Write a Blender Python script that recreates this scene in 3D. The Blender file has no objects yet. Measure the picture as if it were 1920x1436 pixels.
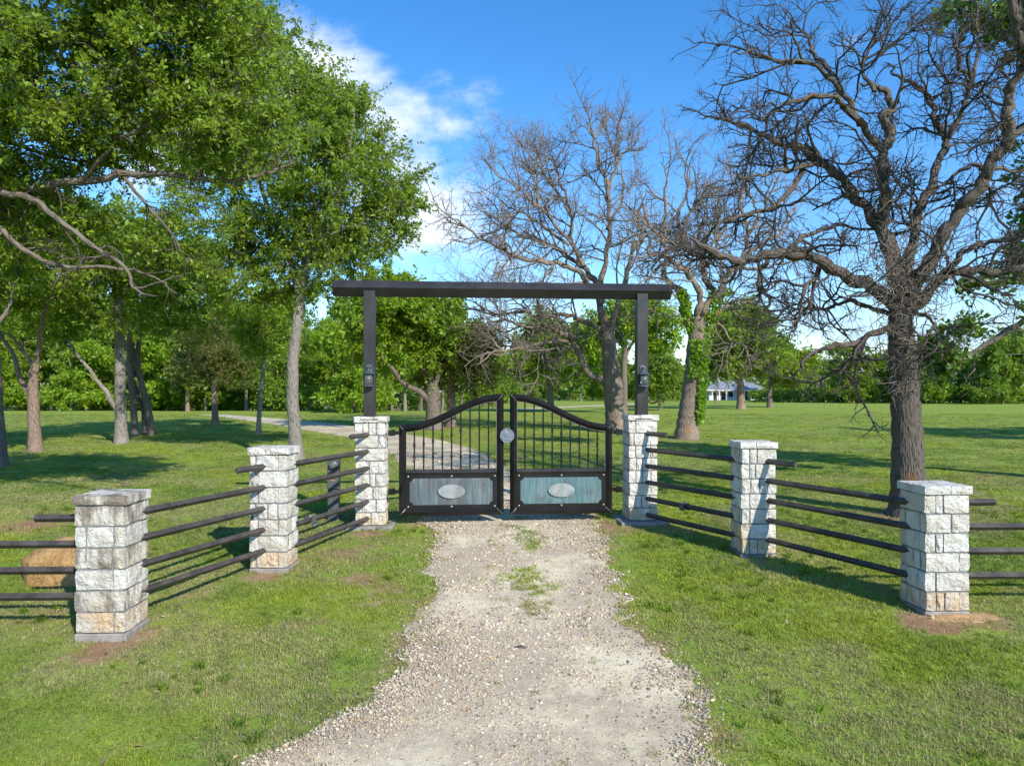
import bpy, bmesh, math, random
import numpy as np
from mathutils import Vector, Matrix
R = math.radians
SC = bpy.context.scene
COL = SC.collection
# ------------------------------------------------------------------ camera, sky, sun, exposure
F, CX, HY, CZ = 1330.0, 960.0, 738.0, 2.09          # focal length in photo pixels, centre column, horizon row, eye height
cam = bpy.data.cameras.new('camera'); cam_o = bpy.data.objects.new('camera', cam); COL.objects.link(cam_o)
cam.sensor_width = 36.0; cam.lens = F/1920*36.0; cam.shift_y = (HY-718.0)/1920
cam.clip_start = 0.05; cam.clip_end = 6000
cam_o.location = (0, 0, CZ); cam_o.rotation_euler = (R(90), 0, 0)
SC.camera = cam_o
LIGHT = Vector((-0.70, 1.0, -0.76)).normalized()     # the way sunlight travels
SUN_EL = math.asin(-LIGHT.z); SUN_AZ = math.atan2(-LIGHT.x, -LIGHT.y)
sun = bpy.data.lights.new('sun', 'SUN'); sun.energy = 3.6; sun.angle = R(0.53); sun.color = (1.0, 0.95, 0.86)
sun_o = bpy.data.objects.new('sun', sun); COL.objects.link(sun_o)
sun_o.rotation_euler = LIGHT.to_track_quat('-Z', 'Y').to_euler(); sun_o.location = (20, -20, 30)
W = bpy.data.worlds.new('World'); SC.world = W; W.use_nodes = True
def world():
    nt = W.node_tree; N = nt.nodes; L = nt.links
    bg = N['Background']; bg.inputs['Strength'].default_value = 0.15
    sky = N.new('ShaderNodeTexSky'); sky.sky_type = 'NISHITA'; sky.sun_disc = False
    sky.sun_elevation = SUN_EL; sky.sun_rotation = SUN_AZ
    sky.air_density = 1.1; sky.dust_density = 0.0; sky.ozone_density = 3.5
    tc = N.new('ShaderNodeTexCoord')
    def math_(op, a, b=None, clamp=False):
        n = N.new('ShaderNodeMath'); n.operation = op; n.use_clamp = clamp
        for i, v in enumerate((a, b)):
            if v is None: continue
            if isinstance(v, (int, float)): n.inputs[i].default_value = v
            else: L.new(v, n.inputs[i])
        return n.outputs[0]
    def noise(scale, detail, rough, loc, sz):
        m = N.new('ShaderNodeMapping'); m.inputs['Location'].default_value = loc; m.inputs['Scale'].default_value = (1, 1, sz)
        L.new(tc.outputs['Generated'], m.inputs['Vector'])
        n = N.new('ShaderNodeTexNoise'); n.inputs['Scale'].default_value = scale; n.inputs['Detail'].default_value = detail
        n.inputs['Roughness'].default_value = rough; n.inputs['Distortion'].default_value = 0.25
        L.new(m.outputs[0], n.inputs['Vector']); return n.outputs[0]
    big = noise(5.2, 9, 0.60, CLOUD_LOC, 1.9)
    # the drifting cumulus that stands left of the arch: it has a centre of its own in the sky
    def bump(px, py, wx, wy, k):
        d = Vector(((px-CX)/F, 1.0, (HY-py)/F)).normalized()
        vm = N.new('ShaderNodeVectorMath'); vm.operation = 'SUBTRACT'; L.new(tc.outputs['Generated'], vm.inputs[0]); vm.inputs[1].default_value = d
        vs = N.new('ShaderNodeVectorMath'); vs.operation = 'MULTIPLY'; L.new(vm.outputs[0], vs.inputs[0]); vs.inputs[1].default_value = (1/wx, 1/wx, 1/wy)
        ln = N.new('ShaderNodeVectorMath'); ln.operation = 'LENGTH'; L.new(vs.outputs[0], ln.inputs[0])
        s = math_('SUBTRACT', 1.0, ln.outputs['Value'], True)
        return math_('MULTIPLY', s, k)
    cov = big
    for b in ((575, 110, 0.14, 0.08, .33), (775, 185, 0.16, 0.055, .29), (800, 320, 0.13, 0.08, .41), (810, 440, 0.19, 0.07, .37), (560, 330, .2, .12, .2), (330, 330, .25, .12, .2)):
        cov = math_('ADD', cov, bump(*b))
    mr = N.new('ShaderNodeMapRange'); mr.inputs['From Min'].default_value = 0.60; mr.inputs['From Max'].default_value = 0.88
    mr.interpolation_type = 'SMOOTHSTEP'; L.new(cov, mr.inputs['Value'])
    sep = N.new('ShaderNodeSeparateXYZ'); L.new(tc.outputs['Generated'], sep.inputs[0])
    # low banks of cloud far off, all round the horizon
    low = noise(4.0, 7, 0.55, (7.3, 1.1, 2.4), 5.0)
    hm = N.new('ShaderNodeMapRange'); hm.inputs['From Min'].default_value = 0.22; hm.inputs['From Max'].default_value = 0.0
    hm.inputs['To Min'].default_value = -0.25; hm.inputs['To Max'].default_value = 0.26; L.new(sep.outputs[2], hm.inputs['Value'])
    lowc = math_('ADD', low, hm.outputs[0])
    lr = N.new('ShaderNodeMapRange'); lr.inputs['From Min'].default_value = 0.5; lr.inputs['From Max'].default_value = 0.85
    lr.inputs['To Max'].default_value = 0.9; lr.interpolation_type = 'SMOOTHSTEP'; L.new(lowc, lr.inputs['Value'])
    mixl = N.new('ShaderNodeMix'); mixl.data_type = 'RGBA'; L.new(lr.outputs[0], mixl.inputs['Factor'])
    hs = N.new('ShaderNodeHueSaturation'); hs.inputs['Saturation'].default_value = 1.30; hs.inputs['Value'].default_value = 0.93
    L.new(sky.outputs[0], hs.inputs['Color'])
    tn = N.new('ShaderNodeMix'); tn.data_type = 'RGBA'; tn.blend_type = 'MULTIPLY'; tn.inputs['Factor'].default_value = 1.0; L.new(hs.outputs[0], tn.inputs['A']); tn.inputs['B'].default_value = (.98, .95, 1.02, 1)
    L.new(tn.outputs['Result'], mixl.inputs['A']); mixl.inputs['B'].default_value = (1.75, 2.45, 3.6, 1)
    mixc = N.new('ShaderNodeMix'); mixc.data_type = 'RGBA'
    f = math_('MULTIPLY', mr.outputs[0], 0.88); L.new(f, mixc.inputs['Factor'])
    L.new(mixl.outputs['Result'], mixc.inputs['A']); mixc.inputs['B'].default_value = (4.7, 4.95, 5.3, 1)
    L.new(mixc.outputs['Result'], bg.inputs['Color'])
CLOUD_LOC = (0.35, 0.1, 0.62)
world()
SC.view_settings.view_transform = 'Standard'; SC.view_settings.look = 'None'
SC.view_settings.exposure = 0.76; SC.view_settings.gamma = 1.0; SC.view_settings.use_curve_mapping = False
SC.render.engine = 'CYCLES'
cy = SC.cycles; cy.use_denoising = True; cy.max_bounces = 8; cy.diffuse_bounces = 5; cy.glossy_bounces = 2
cy.transmission_bounces = 4; cy.transparent_max_bounces = 8; cy.sample_clamp_indirect = 6; cy.caustics_reflective = False; cy.caustics_refractive = False

# ------------------------------------------------------------------ noise and terrain height
def vnoise(x, y, seed=0):
    x = np.asarray(x, float); y = np.asarray(y, float)
    xi = np.floor(x).astype(np.int64); yi = np.floor(y).astype(np.int64); fx = x-xi; fy = y-yi
    fx = fx*fx*(3-2*fx); fy = fy*fy*(3-2*fy)
    def h(a, b):
        n = (a*374761393 + b*668265263 + seed*982451653) & 0x7fffffff
        n = ((n ^ (n >> 13))*1274126177) & 0x7fffffff
        return ((n ^ (n >> 16)) & 0xffff)/65535.0
    return (h(xi, yi)*(1-fx)+h(xi+1, yi)*fx)*(1-fy)+(h(xi, yi+1)*(1-fx)+h(xi+1, yi+1)*fx)*fy
def fbm(x, y, seed=0, o=4):
    s = 0; a = .5; t = 0
    for i in range(o):
        s = s+a*vnoise(np.asarray(x)*2**i, np.asarray(y)*2**i, seed+i*17); t += a; a *= .5
    return s/t
def sstep(a, b, v):
    t = np.clip((np.asarray(v, float)-a)/(b-a), 0, 1); return t*t*(3-2*t)
def gz(x, y):
    x = np.asarray(x, float); y = np.asarray(y, float)
    z = np.where(y < 12, .05*(y-11.2), .04+.012*(np.minimum(y, 40)-12))
    z = np.maximum(z, -.75)
    z = z-1.05*sstep(70, 90, y)*sstep(-2, -14, x)
    z = z+.35*sstep(45, 110, y)*sstep(-8, 2, x)*sstep(60, 20, x)*0.3
    w = sstep(1, 6, np.abs(x)-1.6)
    return z+(fbm(x*.45, y*.45, 5, 3)-.5)*.05*w
def px2w(x, y, Y): return Vector(((x-CX)/F*Y, Y, CZ-(y-HY)/F*Y))
def px2g(x, y):                                       # the ground point seen at a photo pixel
    Ys = np.concatenate([np.arange(1.5, 60, .01), np.arange(60, 900, .2)])
    zr = CZ-(y-HY)/F*Ys; d = zr-gz((x-CX)/F*Ys, Ys)
    i = np.argmax(d <= 0)
    return Vector(((x-CX)/F*Ys[i], Ys[i], float(gz((x-CX)/F*Ys[i], Ys[i]))))
def on_ground(x, y): return Vector((x, y, float(gz(x, y))))

# ------------------------------------------------------------------ things, parts, tags
def link(o, parent=None):
    COL.objects.link(o)
    if parent is not None: o.parent = parent
    return o
def tag(o, label=None, cat=None, group=None, kind=None):
    if label: o['label'] = label
    if cat: o['category'] = cat
    if group: o['group'] = group
    if kind: o['kind'] = kind
    return o
def thing(name, label, cat, loc=(0, 0, 0), rz=0, group=None):
    o = bpy.data.objects.new(name, None); o.empty_display_size = .1; link(o)
    o.location = loc; o.rotation_euler = (0, 0, rz)
    return tag(o, label, cat, group)
def mesh_obj(name, verts, faces, mat, parent=None, smooth=False, loc=None):
    me = bpy.data.meshes.new(name); me.from_pydata([tuple(v) for v in verts], [], faces); me.update()
    if mat is not None: me.materials.append(mat)
    if smooth: me.polygons.foreach_set('use_smooth', [True]*len(me.polygons))
    o = bpy.data.objects.new(name, me); link(o, parent)
    if loc is not None: o.location = loc
    return o
def bm_obj(name, bm, mat, parent=None, smooth=False, loc=None):
    me = bpy.data.meshes.new(name); bm.to_mesh(me); bm.free()
    if mat is not None: me.materials.append(mat)
    if smooth: me.polygons.foreach_set('use_smooth', [True]*len(me.polygons))
    o = bpy.data.objects.new(name, me); link(o, parent)
    if loc is not None: o.location = loc
    return o
def box(bm, c, s, bevel=0):
    r = bmesh.ops.create_cube(bm, size=1.0)
    for v in r['verts']: v.co = Vector((c[0]+v.co.x*s[0], c[1]+v.co.y*s[1], c[2]+v.co.z*s[2]))
    if bevel:
        es = list({e for v in r['verts'] for e in v.link_edges})
        bmesh.ops.bevel(bm, geom=es, offset=bevel, segments=1, affect='EDGES')
def lathe(bm, prof, n=16, c=(0, 0, 0), axis='z', closed=True):
    rings = []
    for r, h in prof:
        ring = []
        for k in range(n):
            a = 2*math.pi*k/n
            p = (r*math.cos(a), r*math.sin(a), h) if axis == 'z' else (r*math.cos(a), -h, r*math.sin(a))
            ring.append(bm.verts.new((c[0]+p[0], c[1]+p[1], c[2]+p[2])))
        rings.append(ring)
    for a, b in zip(rings[:-1], rings[1:]):
        for k in range(n): bm.faces.new((a[k], a[(k+1) % n], b[(k+1) % n], b[k]))
    if closed:
        bm.faces.new(rings[0][::-1]); bm.faces.new(rings[-1])
def beam(bm, a, b, s, twist=45, n=4, cap=True):       # a bar of n sides between two points; s = circumradius
    a = Vector(a); b = Vector(b); t = (b-a).normalized(); up = Vector((0, 0, 1)) if abs(t.z) < .9 else Vector((0, 1, 0))
    u = t.cross(up).normalized(); v = u.cross(t)
    rings = []
    for p in (a, b):
        rings.append([bm.verts.new(p+u*s*math.cos(R(twist)+2*math.pi*k/n)+v*s*math.sin(R(twist)+2*math.pi*k/n)) for k in range(n)])
    for k in range(n): bm.faces.new((rings[0][k], rings[0][(k+1) % n], rings[1][(k+1) % n], rings[1][k]))
    if cap: bm.faces.new(rings[0][::-1]); bm.faces.new(rings[1])

# ------------------------------------------------------------------ materials
class NT:
    def __init__(s, name):
        s.m = bpy.data.materials.new(name); s.m.use_nodes = True; s.t = s.m.node_tree; s.N = s.t.nodes; s.L = s.t.links
        s.b = s.N['Principled BSDF']; s.out = s.N['Material Output']
    def n(s, typ, **kw):
        n = s.N.new(typ)
        for k, v in kw.items():
            if hasattr(n, k) and k not in n.inputs: setattr(n, k, v)
        return n
    def put(s, sock, v):
        if isinstance(v, bpy.types.NodeSocket): s.L.new(v, sock)
        else: sock.default_value = v if not (isinstance(v, tuple) and len(v) == 3 and sock.type == 'RGBA') else (*v, 1)
    def coord(s, kind='Object', scale=(1, 1, 1), loc=(0, 0, 0)):
        t = s.N.new('ShaderNodeTexCoord'); src = t.outputs[kind] if kind != 'World' else s.N.new('ShaderNodeNewGeometry').outputs['Position']
        m = s.N.new('ShaderNodeMapping'); m.inputs['Scale'].default_value = scale; m.inputs['Location'].default_value = loc
        s.L.new(src, m.inputs['Vector']); return m.outputs[0]
    def noise(s, vec, scale, detail=4, rough=.55, dist=0):
        n = s.N.new('ShaderNodeTexNoise'); n.inputs['Scale'].default_value = scale; n.inputs['Detail'].default_value = detail
        n.inputs['Roughness'].default_value = rough; n.inputs['Distortion'].default_value = dist; s.L.new(vec, n.inputs['Vector']); return n.outputs[0]
    def voro(s, vec, scale, out='Distance', feature='F1'):
        n = s.N.new('ShaderNodeTexVoronoi'); n.feature = feature; n.inputs['Scale'].default_value = scale; s.L.new(vec, n.inputs['Vector']); return n.outputs[out]
    def ramp(s, v, lo, hi, a=0.0, b=1.0):
        n = s.N.new('ShaderNodeMapRange'); n.interpolation_type = 'SMOOTHSTEP'
        n.inputs['From Min'].default_value = lo; n.inputs['From Max'].default_value = hi; n.inputs['To Min'].default_value = a; n.inputs['To Max'].default_value = b
        s.L.new(v, n.inputs['Value']); return n.outputs[0]
    def mix(s, f, a, b, mode='MIX'):
        n = s.N.new('ShaderNodeMix'); n.data_type = 'RGBA'; n.blend_type = mode
        s.put(n.inputs['Factor'], f); s.put(n.inputs['A'], a); s.put(n.inputs['B'], b); return n.outputs['Result']
    def mul(s, a, b, op='MULTIPLY'):
        n = s.N.new('ShaderNodeMath'); n.operation = op; s.put(n.inputs[0], a); s.put(n.inputs[1], b); return n.outputs[0]
    def rnd(s): return s.N.new('ShaderNodeObjectInfo').outputs['Random']
    def attr(s, name, typ='GEOMETRY', out='Color'):
        n = s.N.new('ShaderNodeAttribute'); n.attribute_name = name; n.attribute_type = typ; return n.outputs[out]
    def bump(s, h, strength=.5, dist=.02, normal=None):
        n = s.N.new('ShaderNodeBump'); n.inputs['Strength'].default_value = strength; n.inputs['Distance'].default_value = dist
        s.L.new(h, n.inputs['Height'])
        if normal: s.L.new(normal, n.inputs['Normal'])
        s.L.new(n.outputs[0], s.b.inputs['Normal']); return n.outputs[0]
    def set(s, col=None, rough=None, metal=None, spec=None):
        if col is not None: s.put(s.b.inputs['Base Color'], col)
        if rough is not None: s.put(s.b.inputs['Roughness'], rough)
        if metal is not None: s.put(s.b.inputs['Metallic'], metal)
        if spec is not None: s.put(s.b.inputs['Specular IOR Level'], spec)
        return s.m

def m_limestone(name, stain, grey):
    t = NT(name); v = t.coord('World'); r = t.rnd()
    c = t.mix(r, (.70, .655, .565), (.83, .80, .73))
    c = t.mix(t.ramp(t.noise(v, 7, 5), .42, .7, 0, .5), c, (.60, .50, .36))
    c = t.mix(t.ramp(t.noise(v, 26, 6, .7), .55, .75, 0, .45), c, (.42, .37, .30))
    if grey: c = t.mix(t.ramp(t.noise(t.coord('World', (5, 5, 1.6)), 1.0, 5), .42, .60, 0, grey), c, (.16, .14, .125))
    if stain: c = t.mix(t.ramp(t.noise(v, 5.5, 5, .6), .34, .62, .12, stain), c, (.62, .36, .12))
    h = t.mul(t.noise(v, 24, 8, .68, .5), t.mul(t.noise(v, 7, 3), 1.6), 'ADD')
    t.bump(h, 1.0, .05)
    return t.set(c, .92, 0, .2)
def m_plain(name, col, rough=.6, metal=0, var=.25, scale=12, bump=0, spec=.5):
    t = NT(name); v = t.coord('World')
    n = t.noise(v, scale, 5)
    c = t.mix(t.ramp(n, .3, .7), tuple(x*(1-var) for x in col), tuple(min(1, x*(1+var)) for x in col))
    if bump: t.bump(t.noise(v, scale*4, 5), bump, .006)
    return t.set(c, t.ramp(n, .3, .7, rough*.85, min(1, rough*1.15)), metal, spec)
def m_bark(name, a, b, peel=None, scale=1.0, bump=1.0):
    t = NT(name); bk = t.attr('bk', 'GEOMETRY', 'Vector')
    mp = t.n('ShaderNodeMapping'); mp.inputs['Scale'].default_value = (24*scale, 24*scale, 4.2*scale); t.L.new(bk, mp.inputs['Vector']); v = mp.outputs[0]
    f = t.voro(v, 1.6, 'Distance'); n = t.noise(v, 1.3, 7, .7, .6)
    h = t.mul(f, n, 'ADD')
    c = t.mix(t.ramp(h, .45, 1.0), a, b)
    big = t.noise(t.coord('Object', (.9, .9, .5)), 1.6, 4)
    c = t.mix(t.ramp(big, .5, .68, 0, .55), c, tuple(min(1, x*1.35) for x in b))
    if peel: c = t.mix(t.ramp(t.noise(t.coord('Object', (1.4, 1.4, .9), (3, 1, 7)), 1.3, 4), .60, .66, 0, .85), c, peel)
    t.bump(h, bump, .03)
    return t.set(c, .95, 0, .15)
def m_leaf(name, a, b, dark, trans=.55, gloss=.025):
    t = NT(name)
    r = t.attr('tint', 'GEOMETRY', 'Color'); sp = t.n('ShaderNodeSeparateColor'); t.L.new(r, sp.inputs[0])
    c = t.mix(sp.outputs[0], a, b); c = t.mix(t.ramp(sp.outputs[1], .62, 1.0, 0, .7), c, dark)
    d = t.n('ShaderNodeBsdfDiffuse'); tr = t.n('ShaderNodeBsdfTranslucent'); g = t.n('ShaderNodeBsdfGlossy')
    t.L.new(c, d.inputs['Color']); tc = t.mix(.38, c, (.46, .54, .04)); t.L.new(tc, tr.inputs['Color'])
    g.inputs['Roughness'].default_value = .45; g.inputs['Color'].default_value = (.8, .85, .8, 1)
    m1 = t.n('ShaderNodeMixShader'); m1.inputs[0].default_value = trans; t.L.new(d.outputs[0], m1.inputs[1]); t.L.new(tr.outputs[0], m1.inputs[2])
    m2 = t.n('ShaderNodeMixShader'); m2.inputs[0].default_value = gloss; t.L.new(m1.outputs[0], m2.inputs[1]); t.L.new(g.outputs[0], m2.inputs[2])
    t.L.new(m2.outputs[0], t.out.inputs['Surface']); t.N.remove(t.b)
    return t.m
def m_grass():
    t = NT('grass_blades')
    c = t.attr('tint', 'INSTANCER', 'Color')
    r = t.rnd(); c = t.mix(t.mul(r, .4), c, (.13, .17, .03))
    d = t.n('ShaderNodeBsdfDiffuse'); tr = t.n('ShaderNodeBsdfTranslucent')
    t.L.new(c, d.inputs['Color']); t.L.new(c, tr.inputs['Color'])
    m1 = t.n('ShaderNodeMixShader'); m1.inputs[0].default_value = .35; t.L.new(d.outputs[0], m1.inputs[1]); t.L.new(tr.outputs[0], m1.inputs[2])
    t.L.new(m1.outputs[0], t.out.inputs['Surface']); t.N.remove(t.b); return t.m
def m_pebble():
    t = NT('pebble_stone'); c = t.attr('tint', 'INSTANCER', 'Color')
    return t.set(c, .85, 0, .3)
def m_ground():
    t = NT('lawn_soil'); v = t.coord('World')
    dirt = t.attr('dirt', 'GEOMETRY', 'Fac')
    n1 = t.noise(v, .35, 5); n2 = t.noise(v, 3.2, 6, .65); n3 = t.noise(v, 40, 4, .7)
    g = t.mix(t.ramp(n1, .35, .65), (.225, .320, .042), (.31, .375, .052))
    g = t.mix(t.ramp(n2, .46, .74, 0, .6), g, (.33, .30, .12))
    g = t.mix(t.ramp(n3, .35, .75, 0, .45), g, (.12, .155, .03))
    d = t.mix(t.ramp(n2, .3, .7), (.30, .165, .085), (.40, .27, .16)); d = t.mix(t.ramp(n3, .5, .8, 0, .5), d, (.16, .10, .055))
    e = t.mul(t.mul(dirt, t.mul(t.mul(n2, .5, 'SUBTRACT'), .9), 'ADD'), t.mul(t.mul(n3, .5, 'SUBTRACT'), .5), 'ADD')
    f = t.ramp(e, .35, .7)
    t.bump(t.mul(n3, t.mul(n2, 2.0), 'ADD'), .8, .03)
    return t.set(t.mix(f, g, d), 1.0, 0, .1)
def m_gravel():
    t = NT('driveway_caliche'); v = t.coord('World')
    n1 = t.noise(v, .9, 5, .6); n2 = t.noise(v, 9, 6, .7)
    st = t.n('ShaderNodeTexVoronoi'); st.inputs['Scale'].default_value = 95; t.L.new(v, st.inputs['Vector'])
    c = t.mix(t.ramp(n1, .35, .68), (.67, .545, .345), (.81, .695, .475))
    sc = t.n('ShaderNodeSeparateColor'); t.L.new(st.outputs['Color'], sc.inputs[0])
    pc = t.mix(sc.outputs[0], (.30, .245, .175), (.60, .50, .36)); pc = t.mix(t.ramp(sc.outputs[1], .7, .9, 0, .7), pc, (.50, .34, .20))
    c = t.mix(t.ramp(t.mul(n1, t.mul(n2, .7), 'ADD'), .72, 1.05, 0.9, 0.15), c, pc)
    dk = t.ramp(st.outputs['Distance'], .3, .75, 1, 0)
    t.bump(t.mul(t.mul(dk, .4), n2, 'ADD'), .5, .012)
    return t.set(c, .95, 0, .15)
def m_sandstone():
    t = NT('tan_sandstone_block'); v = t.coord('World'); n = t.noise(v, 3, 6, .6); n2 = t.noise(v, 14, 7, .7, .8)
    c = t.mix(t.ramp(n, .35, .65), (.44, .255, .10), (.60, .38, .165)); c = t.mix(t.ramp(n2, .58, .75, 0, .6), c, (.24, .14, .07))
    t.bump(t.mul(n2, t.mul(n, 2.), 'ADD'), 1.0, .06); return t.set(c, .95, 0, .1)
def m_copper(name, a, b, c3):
    t = NT(name); v = t.coord('World', (14, 14, 1.1)); w = t.coord('World', (5, 5, 3))
    n = t.noise(v, 1.2, 6, .6, .3); n2 = t.noise(t.coord('World', (30, 30, 2)), 1.5, 4); n3 = t.noise(w, 1.0, 4)
    c = t.mix(t.ramp(n, .35, .65), a, b); c = t.mix(t.ramp(n2, .5, .75, 0, .55), c, (.27, .32, .32)); c = t.mix(t.ramp(n3, .48, .68, 0, .8), c, c3)
    c = t.mix(t.ramp(n, .60, .74, 0, .75), c, (.12, .085, .07))
    return t.set(c, .55, .35, .4)
M = {}
M['lime'] = m_limestone('limestone', 0, .12)
M['lime_stain'] = m_limestone('limestone_rust_stained', .62, 0)
M['lime_weather'] = m_limestone('limestone_weathered', .1, .85)
M['mortar'] = m_plain('mortar', (.21, .205, .20), .95, 0, .2, 30, .3, .1)
M['concrete'] = m_plain('concrete', (.27, .245, .215), .9, 0, .2, 10, .4, .2)
M['steel'] = m_plain('painted_steel', (.036, .033, .031), .36, .0, .25, 3, 0, .42)
M['steel_brown'] = m_plain('weathered_rail_steel', (.062, .052, .045), .5, .0, .35, 7, .1, .4)
M['steel_black'] = m_plain('black_gate_paint', (.013, .012, .011), .34, 0, .2, 3, 0, .32)
M['weld_highlight'] = m_plain('bright_weld_and_highlight', (.45, .42, .38), .45, .6, .3, 40)
M['silver'] = m_plain('brushed_silver', (.40, .41, .40), .42, .7, .12, 6, 0)
M['pewter'] = m_plain('cast_pewter', (.17, .20, .23), .5, .25, .35, 40, .2)
M['copper_a'] = m_copper('patina_copper_grey', (.150, .180, .185), (.085, .115, .125), (.11, .085, .07))
M['copper_b'] = m_copper('patina_copper_teal', (.075, .165, .172), (.14, .215, .218), (.095, .115, .125))
M['lamp_metal'] = m_plain('lantern_metal', (.13, .15, .17), .45, .5, .2, 20)
M['meter'] = m_plain('grey_box_paint', (.075, .08, .085), .5, 0, .2, 9)
M['rubber'] = m_plain('grey_cable', (.35, .36, .35), .5, 0, .2, 20)
M['sandstone'] = m_sandstone()
M['white'] = m_plain('white_paint', (.78, .78, .76), .6, 0, .08, 3)
M['wall'] = m_plain('house_wall_paint', (.72, .72, .70), .7, 0, .06, 1)
M['shingle'] = m_plain('grey_shingle', (.23, .245, .28), .9, 0, .2, 2)
M['dark_glass'] = m_plain('dark_window', (.03, .04, .05), .15, 0, .2, 2)
M['trim'] = m_plain('house_trim', (.22, .22, .23), .6, 0, .1, 2)
M['wire'] = m_plain('bare_wire', (.5, .5, .5), .5, .3, .1, 2)
g_ = NT('lamp_glass'); g_.b.inputs['Transmission Weight'].default_value = .85; g_.b.inputs['IOR'].default_value = 1.3
M['glass'] = g_.set((.80, .80, .74), .22)
M['bark'] = m_bark('bark_grey', (.045, .034, .026), (.20, .165, .135))
M['bark_pale'] = m_bark('bark_pale', (.055, .047, .040), (.27, .24, .205))
M['bark_red'] = m_bark('bark_reddish', (.07, .046, .032), (.29, .205, .155))
M['bark_dead'] = m_bark('bark_dead_oak', (.026, .021, .018), (.142, .119, .098), (.20, .10, .045))
M['bark_dead2'] = m_bark('bark_dead_oak_pale', (.055, .042, .033), (.265, .208, .158), (.36, .18, .08))
M['twig'] = m_bark('dry_twigs', (.062, .051, .043), (.235, .192, .158), None, 1, .3)
M['twig_dark'] = m_bark('dark_twigs', (.021, .018, .017), (.088, .076, .067), None, 1, .3)
M['leaf'] = m_leaf('leaf_elm', (0.182, 0.308, 0.023), (0.356, 0.473, 0.035), (0.079, 0.165, 0.018))
M['leaf_bright'] = m_leaf('leaf_bright', (0.205, 0.358, 0.023), (0.387, 0.538, 0.033), (0.092, 0.194, 0.018))
M['leaf_far'] = m_leaf('leaf_far', (0.166, 0.293, 0.031), (0.293, 0.423, 0.043), (0.079, 0.158, 0.023))
M['leaf_olive'] = m_leaf('leaf_cedar', (.115, .165, .030), (.20, .225, .045), (.055, .085, .018), .3)
M['leaf_dark'] = m_leaf('leaf_oak', (0.080, 0.179, 0.025), (0.161, 0.275, 0.034), (0.040, 0.096, 0.016), .3)
M['leaf_pale'] = m_leaf('leaf_grey', (0.295, 0.307, 0.207), (0.402, 0.384, 0.276), (0.201, 0.218, 0.138), .3)
M['leaf_vine'] = m_leaf('leaf_vine', (0.181, 0.358, 0.023), (0.308, 0.525, 0.030), (0.094, 0.218, 0.016))
M['grass'] = m_grass(); M['pebble'] = m_pebble(); M['ground'] = m_ground(); M['gravel'] = m_gravel()
# ------------------------------------------------------------------ the ground
DIRT = [(1745, 1168, .42, 1.3), (1850, 1165, .5, .7), (190, 1222, .45, .9), (60, 1160, .6, .6), (500, 1078, .38, 1.0), (585, 1058, .3, .7),
        (640, 1085, .45, .6), (560, 1170, .5, .55), (690, 1000, .4, .9), (1195, 985, .4, .8), (1310, 1000, .5, .5), (1430, 1055, .3, .7),
        (60, 985, .9, .9), (90, 960, 1.2, .5), (150, 1010, .7, .6), (330, 985, .6, .5), (700, 1130, .4, .5), (1600, 880, 1.0, .35), (1850, 890, 1.5, .5),
        (1690, 970, .8, .8), (600, 880, 1.2, .5), (540, 870, 1.0, .5), (230, 832, 1.2, .5), (70, 848, .9, .5), (1290, 825, 1.6, .55), (270, 1240, .5, .4), (1130, 1030, .4, .5)]
DIRT = [(px2g(x, y), r, k) for x, y, r, k in DIRT]
def dirtf(x, y):
    x = np.asarray(x, float); y = np.asarray(y, float)
    d = .55*sstep(.56, .74, fbm(x*.55+9, y*.55, 31, 4))+.25*sstep(.5, .8, fbm(x*2.2, y*2.2, 77, 3))
    d = d*sstep(40, 14, y)
    for p, r, k in DIRT:
        q = np.sqrt((x-p.x)**2+(y-p.y)**2)/r
        d = np.maximum(d, k*np.clip(1.25-q, 0, 1))
    return np.clip(d, 0, 1.2)
def axis_vals(a, b, step, lim, lo_lim):
    v = list(np.arange(a, b+1e-6, step)); s = step
    while v[-1] < lim: s *= 1.22; v.append(v[-1]+s)
    s = step
    while v[0] > lo_lim: s *= 1.22; v.insert(0, v[0]-s)
    return np.array(v)
gx = axis_vals(-16, 16, .25, 2600, -2600); gy = axis_vals(2.5, 40, .25, 3800, -400)
GX, GY = np.meshgrid(gx, gy); nx, ny = len(gx), len(gy)
GZ = gz(GX, GY)
vs = np.stack([GX.ravel(), GY.ravel(), GZ.ravel()], 1)
idx = np.arange(nx*ny).reshape(ny, nx)
fs = np.stack([idx[:-1, :-1].ravel(), idx[:-1, 1:].ravel(), idx[1:, 1:].ravel(), idx[1:, :-1].ravel()], 1)
def fast_mesh(name, v, f, mat, smooth=True):
    me = bpy.data.meshes.new(name); k = f.shape[1]
    me.vertices.add(len(v)); me.vertices.foreach_set('co', np.ascontiguousarray(v, np.float32).ravel())
    me.loops.add(f.size); me.loops.foreach_set('vertex_index', np.ascontiguousarray(f, np.int32).ravel())
    me.polygons.add(len(f)); me.polygons.foreach_set('loop_start', np.arange(0, f.size, k, dtype=np.int32))
    try: me.polygons.foreach_set('loop_total', np.full(len(f), k, np.int32))
    except Exception: pass
    if smooth: me.polygons.foreach_set('use_smooth', np.ones(len(f), bool))
    me.update(calc_edges=True)
    if mat: me.materials.append(mat)
    return me
gm = fast_mesh('ground', vs, fs, M['ground'])
at = gm.attributes.new('dirt', 'FLOAT', 'POINT')
ground = link(bpy.data.objects.new('ground', gm)); tag(ground, kind='structure')

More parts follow.
